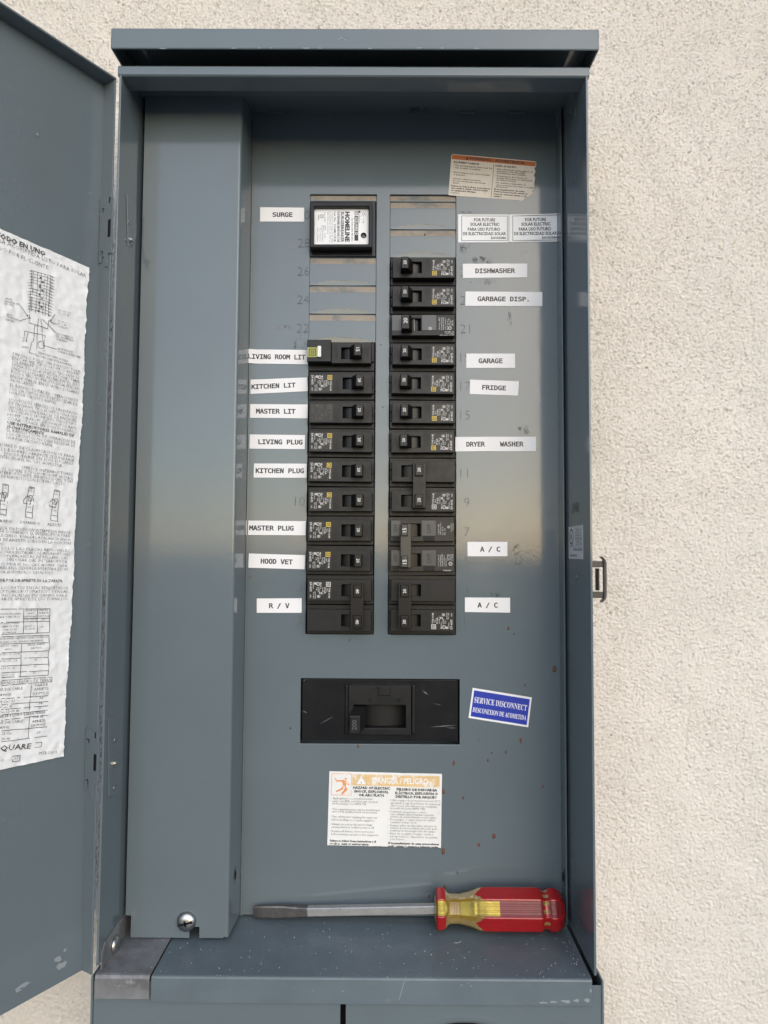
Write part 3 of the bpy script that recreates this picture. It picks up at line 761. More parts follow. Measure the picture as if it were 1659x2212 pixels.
def decal_text(yellow=True):
    m = MB(); f = flat(PY-.17); t = lambda s, x, z, w, h, **k: put_text(m, f, s, x, z, w, h, rot=90, res=1, **k)
    logo(m, f, 7.6, -6.9, 3.9, 1 if yellow else 0)
    t('TYPE HOM', 9.5, -2.3, 8.8, 1.45, bold=.01); t('TIPO', 11.4, -1.6, 3.2, 1.15); t('10 kA', 13.2, -2.3, 5.2, 1.6, bold=.01); t('120/240 V~', 14.8, -2.3, 6.6, 1.05)
    t('Al/Cu', 16.6, -4.4, 3.4, 1.1); t('Cu', 17.2, 4.2, 2.0, 1.2)
    for (a, b) in ((15.2, 1.6), (16.4, 1.6), (15.6, -6.6)): rect(m, f, a, a+.6, b, b+1.8)
    t('LISTED', 18.4, -2.6, 4.6, 1.25); t('C.B.', 20.0, -2.4, 2.8, 1.25)
    ring_pts(m, f, 18.2, -5.2, 1.15, 1.55); t('UL', 18.7, -5.9, 1.3, 1.1)
    ring_pts(m, f, 18.0, 5.2, .8, 1.1); rect(m, f, 17.8, 18.2, 4.3, 6.1)
    frame(m, f, 19.8, 21.6, -6.6, -4.8, .3); rect(m, f, 20.3, 21.1, -6.2, -5.2)
    t('HACR TYPE', 21.2, 1.2, 5.8, 1.0); t('TIPO CARR', 22.6, 1.4, 5.4, 1.0)
    t('ISSUE NO.', 22.9, -6.2, 5.4, 1.05); t('DP-4075', 25.4, -6.8, 8.0, 1.75, bold=.012); t('SWD', 25.3, 3.8, 2.8, 1.2)
    return m

def pole(root, zoff=0.0, number='20', handle='on', decal='yellow', lever=True):
    """one pole of the common plug-in breaker, as parts of root"""
    def sh(o): o.location.z = zoff*MM; return o
    b = sh(part_me(shared('pole_body', body_mesh, M_BLK), 'body', root, .35))
    part_me(shared('mould_line', lines_mesh, M_EMB), 'mould_line', b)
    part_me(shared('on_mark', lambda: mark_mesh('I ON', -21.7), M_EMB), 'on_mark', b); part_me(shared('off_mark', lambda: mark_mesh('O OFF', 5.1), M_EMB), 'off_mark', b)
    sh(part_me(shared('slot_floor', slotfloor_mesh, M_HAND, True), 'slot_floor', root))
    if lever:
        h = sh(part_me(shared('lever_' + handle, lambda: handle_mesh(-19.6) if handle == 'on' else handle_mesh(-6.6, True), M_HAND), 'lever', root, .45))
        xc = -16.4 if handle == 'on' else -3.2
        part_me(shared('num_%s_%s' % (number, handle), lambda: num_mesh(number, xc), M_INKW), 'number', h)
    if decal:
        wm = {'yellow': M_FILM, 'worn': M_FILMW, 'white': M_FILMW, 'faded': M_FILM}[decal]
        d = sh(part_me(shared('decal_' + decal, decal_mesh, wm), 'rating_decal', root))
        inks = {'yellow': [M_INKW, M_INKY], 'worn': [M_INKW, M_INKY], 'white': [M_INKW, M_INKW], 'faded': [M_INKG, M_INKG]}[decal]
        part_me(shared('dlet_' + decal, lambda: decal_text(True), inks), 'lettering', d)
    return b
def breaker_root(label, side, row, rows=1, flip=None, group='breakers plugged into the panel'):
    zc = ZWT - (row + rows/2)*PITCHB
    xc = (WL0+WL1)/2 if side == 'L' else (WR0+WR1)/2
    o = thing('circuit_breaker', label, 'breaker', (0, 0, 0), group)
    o.location = Vector((xc, 0, zc))*MM
    o.location += Vector((random.uniform(-.35, .35), random.uniform(-.35, .35), random.uniform(-.2, .2)))*MM
    o.rotation_euler = (0, (math.pi if (side == 'L' if flip is None else flip) else 0) + R(random.uniform(-.5, .5)), 0)
    return o
singles = [
 ('R', 2, 'worn', 'black 20 amp breaker with chipped white-rimmed decal, beside the DISHWASHER label'),
 ('R', 3, 'worn', 'black 20 amp breaker with yellow logo decal, beside the GARBAGE DISP. label'),
 ('R', 5, 'yellow', 'black 20 amp breaker with yellow logo decal, beside the GARAGE label'),
 ('R', 6, 'yellow', 'black 20 amp breaker with yellow logo decal, beside the FRIDGE label'),
 ('R', 7, 'yellow', 'black 20 amp breaker beside the stamped number 15, between FRIDGE and DRYER breakers'),
 ('R', 8, 'worn', 'black 20 amp breaker directly beside the DRYER label'),
 ('L', 6, 'yellow', 'black 20 amp breaker with yellow logo decal, beside the KITCHEN LIT label'),
 ('L', 7, 'faded', 'black 20 amp breaker with blank faded decal, beside the MASTER LIT label'),
 ('L', 8, 'yellow', 'black 20 amp breaker with yellow logo decal, beside the LIVING PLUG label'),
 ('L', 9, 'worn', 'black 20 amp breaker with scratched decal, beside the KITCHEN PLUG label'),
 ('L', 10, 'yellow', 'black 20 amp breaker beside the stamped number 10, between KITCHEN PLUG and MASTER PLUG breakers'),
 ('L', 11, 'yellow', 'black 20 amp breaker with yellow logo decal, beside the MASTER PLUG label'),
 ('L', 12, 'worn', 'black 20 amp breaker with worn yellow logo decal, beside the HOOD VET label'),
]
for side, row, dec, lab in singles:
    pole(breaker_root(lab, side, row), 0, '20', 'on', dec)
# two-pole breakers with a common-trip tie
def tie_mesh(x0):
    m = MB()
    m.box(x0, x0+11.2, -17.4, PY+.2, -19.2, 19.2)
    return m
def tie_text(x0):
    m = MB(); f = flat(-17.5)
    for k, s in enumerate(('TRIP', 'COMMON', 'COMMON', 'TIRE')): put_text(m, f, s, x0+2.6+k*2.45, 0, None, 1.9, rot=90, anchor='c', res=1)
    return m
def cap_mesh(x0):
    m = MB()
    for z in (-12.7, 12.7): m.frustum((x0, x0+6.4, z-4.9, z+4.9), (x0-.5, x0+6.9, z-5.4, z+5.4), -20.2, -17.3)
    return m
def cap1(x0, z):
    m = MB(); m.frustum((x0, x0+6.4, z-4.9, z+4.9), (x0-.5, x0+6.9, z-5.4, z+5.4), -20.2, -17.42); return m
def two_pole(lab, side, row, number, state, decs):
    r = breaker_root(lab, side, row, 2)
    pole(r, 12.7, number, state, decs[0], lever=False); pole(r, -12.7, number, state, decs[1], lever=False)
    x0 = -20.8 if state == 'on' else -9.2
    t = part_me(shared('tie_' + state, lambda: tie_mesh(x0), M_HAND), 'handle_tie', r, .5)
    part_me(shared('tie_text_' + state, lambda: tie_text(x0), M_EMB), 'lettering', t)
    for z in (-12.7, 12.7):
        c = part_me(shared('tie_cap_%s_%d' % (state, z > 0), lambda: cap1(x0+2.0, z), M_HAND), 'number_cap', r, .4)
        part_me(shared('tnum_%s_%s_%d' % (number, state, z > 0), lambda: num_mesh(number, x0+5.2, -20.28, 2.6, z), M_INKW), 'number', c)
two_pole('two-pole 20 amp breaker switched off, handles tied, beside stamped numbers 11 and 9', 'R', 9, '20', 'off', (None, 'white'))
two_pole('two-pole 30 amp breaker with tied handles, bottom of the odd-numbered column', 'R', 13, '30', 'on', (None, 'white'))
two_pole('two-pole 40 amp breaker with tied handles, beside the R / V label', 'L', 13, '40', 'on', (None, 'white'))

# the 15 amp two-pole breaker of another make
r = breaker_root('brown-black two-pole 15 amp breaker with navy blocks and one long bar handle', 'R', 11, 2)
for z in (12.7, -12.7):
    m = MB(); m.box(-28.7, 28.7, 1.2, 15, z-12.45, z+12.45); m.sheet(PX0, PX1, z-8.8, z+9.6, [(-17, -1.4, z-4.6, z+6.2)], PY, 9.18)
    b = part(m, 'body', M_BRNB, r, .35)
    part(MB().grid(lambda u, v: (-16.9+15.4*u, PY+2.6+2.2*(2*u-1)**2, v), np.linspace(0, 1, 7), [z-4.5, z+6.1]), 'slot_floor', M_HAND, r)
    for a, c in ((-26.6, -18.4), (-.4, 11.8)):
        part(MB().box(a, c, PY-.5, PY-.005, z-4.3, z+9.2), 'navy_block', M_NAVY, r, .3)
        part(MB().box(a+1.4, c-1.4, PY-.25, PY-.005, z-8.4, z-4.6), 'grip_block', M_EMB, r, .3)
    m = MB(); f = flat(PY-.58)
    put_text(m, f, 'ON', -21.4, z+2.2, None, 2.9, rot=90, anchor='c'); part(m, 'on_mark', M_EMB, b)
    m = MB(); put_text(m, f, 'OFF', 7.4, z+2.2, None, 3.3, rot=90, anchor='c'); part(m, 'off_mark', M_EMB, b)
    m = MB(); f = flat(PY-.1)
    if z > 0:
        for k, (s, w) in enumerate((('Cu-Al 60/75°C WIRE', 9), ('CONDUCTORES L 60/75°C', 10.5), ('lb-in  14-8  25', 7), ('N-m  2.8', 5.5))): put_text(m, f, s, 14.6+k*1.75, z-3.4, w, .95, rot=90, res=1)
        ring_pts(m, f, 22.6, z+3.4, .8, 1.1); rect(m, f, 22.2, 23.0, z+3.2, z+3.6)
        for k in range(3): rect(m, f, 24.6+k*.9, 24.75+k*.9, z-1+k, z+6.4)
    else:
        for k, (s, w) in enumerate((('2 Pole Type/Tipo QP', 9.5), ('Interrupting Rating', 9.5), ('MAX RMS SYM AMPS', 10.5), ('10 000 120/240 V~', 9.8), ('HACR Type 40°C', 7))): put_text(m, f, s, 14.4+k*1.55, z-4.6, w, .95, rot=90, res=1)
        ring_pts(m, f, 24.0, z-2.4, 1.2, 1.6); put_text(m, f, 'UL', 24.6, z-2.4, 1.5, 1.2, rot=90, res=1, anchor='c')
        for k, s in enumerate(('LISTED', 'C.B. CKT', 'ISSUE NO.', 'L-0038')): put_text(m, f, s, 22.2+k*1.4, z+.4, 5.4, .95, rot=90, res=1)
        put_text(m, f, 'SIEMENS', 24.6, z-7.6, 7, 1.1, rot=180, anchor='l', res=1)
    part(m, 'lettering', M_GREYL, b)
m = MB()
m.box(-18.9, -9.6, -17.6, PY+.2, -18.6, 18.6)
h = part(m, 'bar_handle', M_OLIVE, r, .7)
for z in (13.2, -13.2):
    part(MB().frustum((-17.6, -13.0, z-4.6, z+4.6), (-18.0, -12.4, z-5.2, z+5.2), -19.6, -17.6), 'number_cap', M_OLIVE, h, .3)
    part(num_mesh('15', -15.3, -19.68, 3.2, z), 'number', M_INKW, h)
# the single breaker of the same make
r = breaker_root('charcoal 20 amp breaker with plain grey print, between the GARBAGE DISP. and GARAGE breakers', 'R', 4)
m = MB(); m.box(-28.7, 28.7, 1.2, 15, -12.45, 12.45); m.sheet(PX0-.3, PX1+.4, -9.0, 9.4, [(-17, -1.8, -4.8, 6.0)], PY, 9.18)
b = part(m, 'body', M_BLK, r, .35)
part(MB().grid(lambda u, v: (-16.9+15*u, PY+2.6+2.2*(2*u-1)**2, v), np.linspace(0, 1, 7), [-4.7, 5.9]), 'slot_floor', M_HAND, r)
part(MB().box(-7.9, -7.1, PY+1.2, PY+3.2, -4.6, 5.8), 'trip_strip', mat('pale_strip', (.13, .15, .14), .4), r)
part(MB().box(-1.0, 11.7, PY-.5, PY-.005, -4.8, 9.0), 'navy_block', M_NAVY, r, .3)
part(MB().box(PX0, -18.6, PY-.3, PY-.005, -4.8, 9.0), 'navy_block', M_NAVY, r, .3)
m = MB(); xx = -18.6
pr = [(xx-.3, PY+.2), (xx, -18.8), (xx+6.2, -18.8), (xx+8.8, -13.5), (xx+9.8, PY+.2)]
m.prism([(a, q, -6.4) for a, q in pr], (0, 0, 12.4)); h = part(m, 'lever', M_HAND, r, .45)
part(num_mesh('20', -15.4, -18.9, 3.3, .6), 'number', M_INKW, h)
m = MB(); f = flat(PY-.1)
for k, (s, w) in enumerate((('1 Pole Type MP-T', 11.2), ('Interrupting Rating', 11), ('MAX RMS SYM AMPS', 11), ('10,000 120/240 V ~', 11.2), ('HACR Type 40°C', 9.2))):
    put_text(m, f, s, 14.8+k*1.72, -4.2, w, 1.25 if k == 0 else 1.05, rot=90, res=1)
ring_pts(m, f, 23.2, -2.6, 1.1, 1.5); put_text(m, f, 'UL', 23.8, -2.6, 1.4, 1.1, rot=90, res=1, anchor='c')
for k, (s, w) in enumerate((('Listed Cir. Bkr.', 6.6), ('L-5038', 4.2), ('E82615', 4.6))): put_text(m, f, s, 23.0+k*1.6, -.4, w, 1.05, rot=90, res=1)
put_text(m, f, 'EQUAL 60/75°C WIRE', 26.6, -8.3, 12, .95, rot=180, res=1, anchor='l')
put_text(m, f, 'IN. LBS. 20', 26.6, -5.6, 7.5, .8, rot=180, res=1); put_text(m, f, 'AWG 14-10', 26.6, -6.9, 7.5, .8, rot=180, res=1)
rect(m, f, 18.2, 26.6, -6.0, -5.9); rect(m, f, 22.8, 22.9, -7, -4.9)
part(m, 'lettering', M_INKW, b)
m = MB(); f = flat(PY-.6); ring_pts(m, f, 6.2, -3.0, 1.0, 1.35); put_text(m, f, 'S', 6.8, -3, None, 1.3, rot=90, res=2, anchor='c')
part(m, 'emblem', M_INKW, b)

# arc-fault breaker (built the way it stands, lever towards the middle of the panel)
r = breaker_root('black 15 amp breaker with olive logo sticker and white test button, beside LIVING ROOM LIT', 'L', 5, flip=False)
m = MB(); m.box(-28.9, 28.7, 1.2, 15, -12.45, 12.45); b = part(m, 'base', M_BLK, r, .35)
m = MB(); m.box(-29.0, -8.4, -11.2, 1.1, -7.6, 11.6); blk = part(m, 'test_block', M_BLK, r, .5)
m = MB(); m.sheet(-8.3, 26.0, -8.2, 10.2, [(.2, 17.2, -4.2, 5.6)], PY, 9.1); pf = part(m, 'body', M_BLK, r, .4)
part(MB().box(26.1, 28.2, -2, 1.1, -5, 8), 'end_tab', M_BLK, r, .3)
part(MB().grid(lambda u, v: (.3+16.8*u, PY+2.6+2.2*(2*u-1)**2, v), np.linspace(0, 1, 7), [-4.1, 5.5]), 'slot_floor', M_HAND, r)
m = MB(); zz = 5.0; x0 = 11.6
pr = [(2*x0+6.2-a, q) for a, q in [(x0-.4, PY+.2), (x0, -18.6), (x0+.5, -19.2), (x0+6.0, -19.2), (x0+7.3, -16.8), (x0+9.3, -12.5), (x0+10.6, PY+.2)]][::-1]
m.prism([(a, q, -zz+.7) for a, q in pr], (0, 0, 2*zz)); h = part(m, 'lever', M_HAND, r, .45)
m = MB(); put_text(m, flat(-19.28), '15', 13.4, .8, None, 3.0, rot=-90, anchor='c', bold=.012); part(m, 'number', M_INKW, h)
m = MB(); m.box(-28.8, -20.3, -11.35, -11.21, -3.6, 4.8); st = part(m, 'logo_sticker', M_LIME, blk)
m = MB(); f = flat(-11.42); logo(m, f, -27.5, -2.4, 6.0); part(m, 'logo', M_INKK, st)
part(MB().box(-19.9, -16.8, -13.4, -11.2, -4.0, 5.6), 'test_button', M_BUTTON, r, .4)
m = MB()
for k in range(4): rect(m, flat(-13.46), -18.9, -17.9, -2.6+k*2.2, -2.45+k*2.2)
part(m, 'button_mark', M_INKK, blk)
m = MB(); f = flat(PY-.08)
put_text(m, f, 'O/OFF', -5.2, 1.0, None, 2.5, rot=-90, anchor='c'); part(m, 'off_mark', M_EMB, pf)
m = MB(); put_text(m, f, 'I/ON', 21.6, 1.0, None, 2.5, rot=-90, anchor='c'); part(m, 'on_mark', M_EMB, pf)
for a, q in ((-7.9, -.2), (17.4, 25.8)):
    m = MB(); rect(m, f, a, q, 4.15, 4.35); part(m, 'mould_line', M_EMB, pf)

# surge protective device: two spaces, framed white data label
r = breaker_root('black two-space surge protector with framed white data label, beside the SURGE label', 'L', 0, 2, flip=False)
m = MB(); m.box(-28.9, 28.9, .2, 15, -25.0, 25.2); part(m, 'base', M_BLKG, r, .4)
m = MB(); m.sheet(-28.3, 26.2, -20.8, 20.4, [(-24.6, 23.0, -17.6, 15.6)], -9.0, 9.2); part(m, 'rim', M_BLK, r, .9)
m = MB()
m.box(-24.7, 23.1, -4.6, 0.1, -17.7, 15.7); lb = part(m, 'data_label', M_STICK, r)
lm = MB(); f = flat(-4.68); t = lambda s, x, z, w, h, **k: put_text(lm, f, s, x, z, w, h, rot=-90, res=1 if h < 2 else 2, **k)
lz = 14.6                                    # lines read downwards from here
t('= OK', 17.6, lz-7.4, 4.6, 1.5); t('= Replace', 14.2, lz-3.2, 8.6, 1.5)
ring_pts(lm, f, 18.6, lz-3.4, .9, 1.25)
for k in range(8):
    a = 2*math.pi*k/8; ca, sa = math.cos(a), math.sin(a); px, pz = 18.6, lz-3.4
    lm.add(f(np.array([px+1.7*ca-.12*sa, px+2.9*ca-.12*sa, px+2.9*ca+.12*sa, px+1.7*ca+.12*sa]), np.array([pz+1.7*sa+.12*ca, pz+2.9*sa+.12*ca, pz+2.9*sa-.12*ca, pz+1.7*sa-.12*ca])), [(0,1,2,3)])
ring_pts(lm, f, 14.9, lz-1.6, 0.0, 1.0)
logo(lm, f, 10.6, lz-4.6, 3.6)
rect(lm, f, 10.5, 13.8, lz-27.5, lz-5.4)
put_text(lm, flat(-4.74), 'SQUARE D', 11.2, lz-6.4, 16, 2.2, rot=-90, mi=1, bold=.02)
t('by Schneider Electric', 8.0, lz-7.5, 20.5, 1.25, bold=.02); t('HOMELINE', 2.4, lz-1.4, 27, 3.9, bold=.05); t('SURGEBREAKER', -1.4, lz-1.4, 27.5, 2.6, bold=.03)
bars = np.random.default_rng(5); zz_ = lz-1.2
while zz_ > lz-28.5:
    w = .25 + .45*bars.random(); rect(lm, f, -4.6, -2.5, zz_-w, zz_); zz_ -= w + .25 + .4*bars.random()
t('Cat. No.: HOM2175SB', -7.6, lz-1, 27.4, 1.9, bold=.01); t('120/240 Vac 50-60Hz SCCR: 22kA', -9.6, lz-1.6, 27.8, 1.1); t('In: 5kA MCOV: 150V L-N, 300V L-L', -11.5, lz-1.6, 27.6, 1.1)
t('VPR: 700V L-N, 1500V L-L', -13.4, lz-1.6, 20, 1.1); t('Type 2 SPD', -16.0, lz-1.6, 9, 1.2); t('2105', -16.0, lz-20.8, 4, 1.1)
ring_pts(lm, f, -18.2, lz-5.6, 1.3, 1.7); t('UL', -18.7, lz-4.9, 1.5, 1.2); frame(lm, f, -18.2, -14.8, lz-18.0, lz-14.0, .25); t('RY', -17.2, lz-14.8, 2.4, 1.5)
t('E226-0003 REV 01', -18.0, lz-18.6, 9.8, 1.1); t('3MFM', -21.6, lz-4, 5, 1.1); t('Type 1 Enclosure', -20.0, lz-16, 12, 1.1); t('Made in Mexico', -22.2, lz-16, 12, 1.1)
part(lm, 'lettering', [M_INKK, M_STICK], lb)
m = MB().lathe([(0, 2.6), (.06, 2.6)], (18.6, -4.62, -8.2), (0, -1, 0), 20); ind = part(m, 'indicator', M_DARK, r)
m = MB().lathe([(0, 1.5), (.06, 1.2)], (18.3, -4.7, -9.0), (0, -1, 0), 14); part(m, 'lens', M_GREEN, ind)

# main breaker
mzc, mxc = (MZ0+MZ1)/2, (MX0+MX1)/2
mb_ = thing('main_breaker', 'wide black main breaker with 200 amp lever behind its own opening', 'breaker', (mxc, 0, mzc))
ex0, ex1, ez0, ez1 = mxc-30.5, mxc+30.2, MZ0+7.2, MZ1-4.6
m = MB(); m.sheet(MX0+.9, MX1-.9, MZ0+2.4, MZ1-.9, [(mxc-22.6, mxc+22.0, ez0+6.6, ez0+26.4)], 2.0, 20); part(m, 'body', M_BLKG, mb_, .5)
m = MB(); m.box(MX0-3, MX1+3, 23, 24, MZ0-3, MZ1+3); part(m, 'backing', M_DARK, mb_)
m = MB(); m.sheet(ex0+3.8, ex1-3.8, ez0+1.2, ez1-.6, [(mxc-22.4, mxc+21.8, ez0+6.8, ez0+26.2)], -2.6, 4.5)
for a, b_ in ((ex0, ex0+3.78), (ex1-3.78, ex1)):
    m.frustum((a+1.2, b_-.3, ez0+1.5, ez1-1.2), (a, b_, ez0, ez1), .7, 1.98)
esc = part(m, 'escutcheon', M_BLK, mb_, .4)
part(MB().box(ex0+3.9, ex1-3.9, 1.5, 1.97, ez0+.1, ez0+1.1), 'ledge', M_BLKG, mb_)
m = MB(); m.grid(lambda u, v: (mxc-22.3+44*u, 11 - 6*math.sin(math.pi*u), v), np.linspace(0, 1, 12), [ez0+6.9, ez0+26.1]); part(m, 'slot_floor', M_EMB, mb_, smooth=True)
m = MB()
pr = [(-25.2, ez0+4.0), (-15.0, ez0+4.0), (-15.0, ez0+20), (-17.0, ez0+24), (-24.2, ez0+22)]
m.frustum((mxc-25.4, mxc-16.2, ez0+4.6, ez0+19.6), (mxc-22.2, mxc-11.5, ez0+8.0, ez0+25.0), -14.0, 1.2)
lv = part(m, 'lever', M_BLK, mb_, 1.0, seg=3)
m = MB(); put_text(m, flat(-14.1), '200', mxc-19.2, ez0+12.1, None, 3.9, rot=90, anchor='c'); part(m, 'number', mat('cast_grey', (.1, .1, .1), .4), lv)
m = MB(); put_text(m, flat(-2.7), 'O/OFF', mxc+25.2, ez0+16, None, 3.0, rot=90, anchor='c'); part(m, 'off_mark', M_EMB, esc)
m = MB(); put_text(m, flat(-2.7), 'I/ON', mxc-23.2, ez0+17, None, 2.6, rot=90, anchor='c'); part(m, 'on_mark', M_EMB, esc)
m = MB(); m.box(mxc-1.8, mxc+8.6, -4.4, -2.62, ez1-8.8, ez1-.7); part(m, 'top_boss', M_BLK, mb_, .7)
for dx in (-8.4, 15.4): part(MB().lathe([(0, 1.6), (.1, 1.6)], (mxc+dx, -2.62, ez1-12.8), (0, -1, 0), 14), 'screw_hole', M_DARK, mb_)
m = MB()
for (x, y, x2, y2, w) in ((192, 372, 282, 324, .35), (863, 390, 1025, 378, .7), (960, 394, 1022, 396, .45), (875, 245, 940, 262, .2), (88, 292, 122, 305, .6), (815, 170, 850, 196, .9), (98, 112, 108, 104, .5)):
    p, q = at_y(*SP(x, y), 2), at_y(*SP(x2, y2), 2); d = (q-p)/np.linalg.norm(q-p); nrm = np.array((-d[2], 0, d[0]))*w*.5
    m = MB().add([p-d*.2+(0,-.08,0), (p+q)/2-nrm+(0,-.08,0), q+(0,-.08,0), (p+q)/2+nrm+(0,-.08,0)], [(0,1,2,3)])
    part(m, 'scratch', M_SCUFF, mb_)

# ------------------------------------------------------------------ stickers on the dead front
def quad_map(cs, y=0.0, plane='y', lift=0.0):
    """surface coordinates 0..1 (s across, t up) on a quadrilateral given by picture corners TL, TR, BR, BL"""
    TL, TR, BR, BL = [at_y(a, b, y) for a, b in cs]
    W = np.linalg.norm(TR-TL); H = np.linalg.norm(BL-TL)
    def fn(a, b, e=0):
        s = (np.asarray(a)/W)[:, None]; t = (np.asarray(b)/H)[:, None]
        P = (BL*(1-s) + BR*s)*(1-t) + (TL*(1-s) + TR*s)*t
        P[:, 1] -= lift; return P
    return fn, W, H
def curl_mesh(fn, W, H, th, curl=None):
    th += .2
    """thin tape; curl: (which end, length, lift) lifts one end off the surface"""
    m = MB(); n = 60 if curl else 2
    ss = np.linspace(0, W, n)
    for k, up in enumerate((th, 0.02)):
        for s in ss:
            l = 0
            if curl:
                d = (curl[1]-s) if curl[0] == 'l' else s-(W-curl[1])
                if d > 0: l = curl[2]*(d/curl[1])**2
            P = fn(np.array([s, s]), np.array([0, H])); P[:, 1] -= up + l
            m.v.extend([tuple(P[0]), tuple(P[1])])
    o = 2*n
    for i in range(n-1):
        m.f.append((2*i, 2*i+2, 2*i+3, 2*i+1)); m.f.append((o+2*i+1, o+2*i+3, o+2*i+2, o+2*i))
        m.f.append((2*i, o+2*i, o+2*i+2, 2*i+2)); m.f.append((2*i+1, 2*i+3, o+2*i+3, o+2*i+1))
    m.f.append((0, 1, o+1, o)); m.f.append((2*n-2, o+2*n-2, o+2*n-1, 2*n-1)); m.m += [0]*len(m.f)
    return m
ZL = lambda x, y: (507.6 + x/3.56, 729 + y/3.56)
ZR = lambda x, y: (972 + x/3.415, 702 + y/3.415)
ZT_ = lambda x, y: (945 + x/4.389, 313.2 + y/4.389)
ID = lambda x, y: (x, y)
tapes = [
 ('SURGE', ID, [(562,448),(657,449),(657,479),(562,479)], (589, 632), None),
 ('LIVING ROOM LIT', ZL, [(105,92),(566,97),(562,207),(105,200)], (104, 545), ('l', 8, 1.8)),
 ('KITCHEN LIT', ZL, [(118,325),(555,308),(560,413),(115,435)], (128, 465), None),
 ('MASTER LIT', ZL, [(115,513),(560,516),(558,622),(113,618)], (163, 467), None),
 ('LIVING PLUG', ZL, [(110,746),(540,751),(537,859),(110,855)], (180, 522), None),
 ('KITCHEN PLUG', ZL, [(147,969),(553,971),(550,1079),(144,1078)], (161, 533), None),
 ('MASTER PLUG', ZL, [(80,1408),(545,1413),(542,1521),(80,1518)], (110, 453), ('l', 6, 1.2)),
 ('HOOD VET', ZL, [(107,1661),(540,1674),(536,1783),(104,1770)], (200, 447), None),
 ('R / V', ZL, [(168,2007),(513,2005),(513,2117),(168,2117)], (262, 420), None),
 ('GARAGE', ZR, [(121,212),(480,212),(480,317),(120,317)], (211, 388), None),
 ('FRIDGE', ZR, [(148,404),(507,416),(502,521),(146,510)], (238, 415), None),
 ('DRYER', ZR, [(40,827),(282,825),(282,931),(40,933)], (120, 258), None),
 ('WASHER', ZR, [(282.5,825),(635,825),(634,931),(282.5,931)], (367, 543), None),
 ('A / C', ZR, [(129,1600),(423,1600),(423,1706),(129,1706)], (221, 369), None),
 ('A / C', ZR, [(110,2010),(443,2012),(443,2122),(110,2117)], (202, 351), None),
 ('DISHWASHER', ZT_, [(240,1128),(850,1125),(850,1257),(240,1262)], (358, 737), None),
 ('GARBAGE DISP.', ZT_, [(266,1390),(993,1396),(993,1528),(263,1526)], (380, 865), None)]
nac = 0
for txt, zf, cs, (ta, tb), curl in tapes:
    fn, W, H = quad_map([zf(*c) for c in cs])
    lab = 'white tape label reading ' + txt
    if txt == 'A / C':
        lab += (' beside the brown-black 15 amp breaker', ' beside the two-pole 30 amp breaker')[nac]; nac += 1
    o = solo(curl_mesh(fn, W, H, .16, curl), 'tape_label', M_TAPE, lab, 'label', 'white tape labels naming the circuits')
    xl_, xr_ = cs[0][0], cs[1][0]; k = W/(xr_-xl_)
    m = MB()
    def fl(a, b, e=0, fn=fn, W=W, curl=curl):
        P = fn(a, b); P[:, 1] -= .4
        if curl and curl[0] == 'l': d = np.clip(curl[1]-a, 0, None); P[:, 1] -= curl[2]*(d/curl[1])**2
        return P
    put_text(m, fl, txt, (ta-xl_)*k, H*.5 - 2.05, (tb-ta)*k, 4.1, font='mono', bold=.03, res=3)
    part(m, 'lettering', M_INKK, o)

# solar stickers
for cs, x0, lab in (([(196,659),(674,661),(674,925),(196,926)], 0, 'white FOR FUTURE SOLAR ELECTRIC sticker nearer the breaker columns'),
               ([(680,661),(1155,652),(1157,918),(680,922)], 482, 'white FOR FUTURE SOLAR ELECTRIC sticker running up to the panel edge flange')):
    fn, W, H = quad_map([ZT_(*c) for c in cs])
    o = solo(curl_mesh(fn, W, H, .15, ('r', 10, 1.0) if x0 else None), 'solar_sticker', M_STICK, lab, 'sticker', 'solar stickers')
    m = MB(); k = W/478.0
    def fl(a, b, e=0, fn=fn, W=W, c=bool(x0)):
        P = fn(a, b); P[:, 1] -= .4
        if c: d = np.clip(a-(W-10), 0, None); P[:, 1] -= 1.0*(d/10)**2
        return P
    X = lambda v: (v-196)*k; Z = lambda v: H - (v-659)*k
    frame(m, fl, X(227), X(664), Z(916), Z(672), .42)
    for s, x1, x2, yb, hh in (('FOR FUTURE', 346, 547, 727, 30), ('SOLAR ELECTRIC', 311, 587, 770, 30), ('PARA USO FUTURO', 287, 592, 818, 30), ('DE ELECTRICIDAD SOLAR', 241, 649, 861, 30), ('EAV55086', 508, 649, 899, 22)):
        put_text(m, fl, s, X(x1), Z(yb), (x2-x1)*k, hh*k, res=2, bold=.03)
    part(m, 'lettering', M_INKK, o)

# torn warning sticker
def poly_sticker(name, pts, zf, mt, lab, cat, th=.15, y=0.0):
    P = [at_y(*zf(*p), y) for p in pts]
    m = MB().prism([(p[0], -th, p[2]) for p in P][::-1], (0, th-.02, 0))
    return solo(m, name, mt, lab, cat)
warn = poly_sticker('warning_sticker', [(140,88),(150,87),(925,155),(936,162),(935,200),(932,205),(918,225),(930,250),(914,290),(926,310),(916,370),(921,415),(898,440),(906,455),(875,488),(842,498),(806,530),(760,524),(105,477),(104,468),(132,98)], ZT_, M_AGED,
                     'aged cream warning sticker with orange header and torn corner', 'sticker')
fnw, W, H = quad_map([ZT_(*c) for c in ((136,88),(936,160),(905,540),(105,477))])
fl = lambda a, b, e=0: fnw(a, b) - np.array((0, .2, 0)); fl2 = lambda a, b, e=0: fnw(a, b) - np.array((0, .25, 0))
kw = W/800.0
m = MB(); rect(m, fl, .3, W-.3, H-47*kw, H-.4, 0)
hd = part(m, 'orange_header', M_ORANGE, warn)
m = MB()
tri = lambda m, f, x, z, s: m.add(f(np.array([x, x+s, x+s/2]), np.array([z, z, z+s*.9])), [(0,1,2)])
tri(m, fl2, 133*kw, H-38*kw, 32*kw)
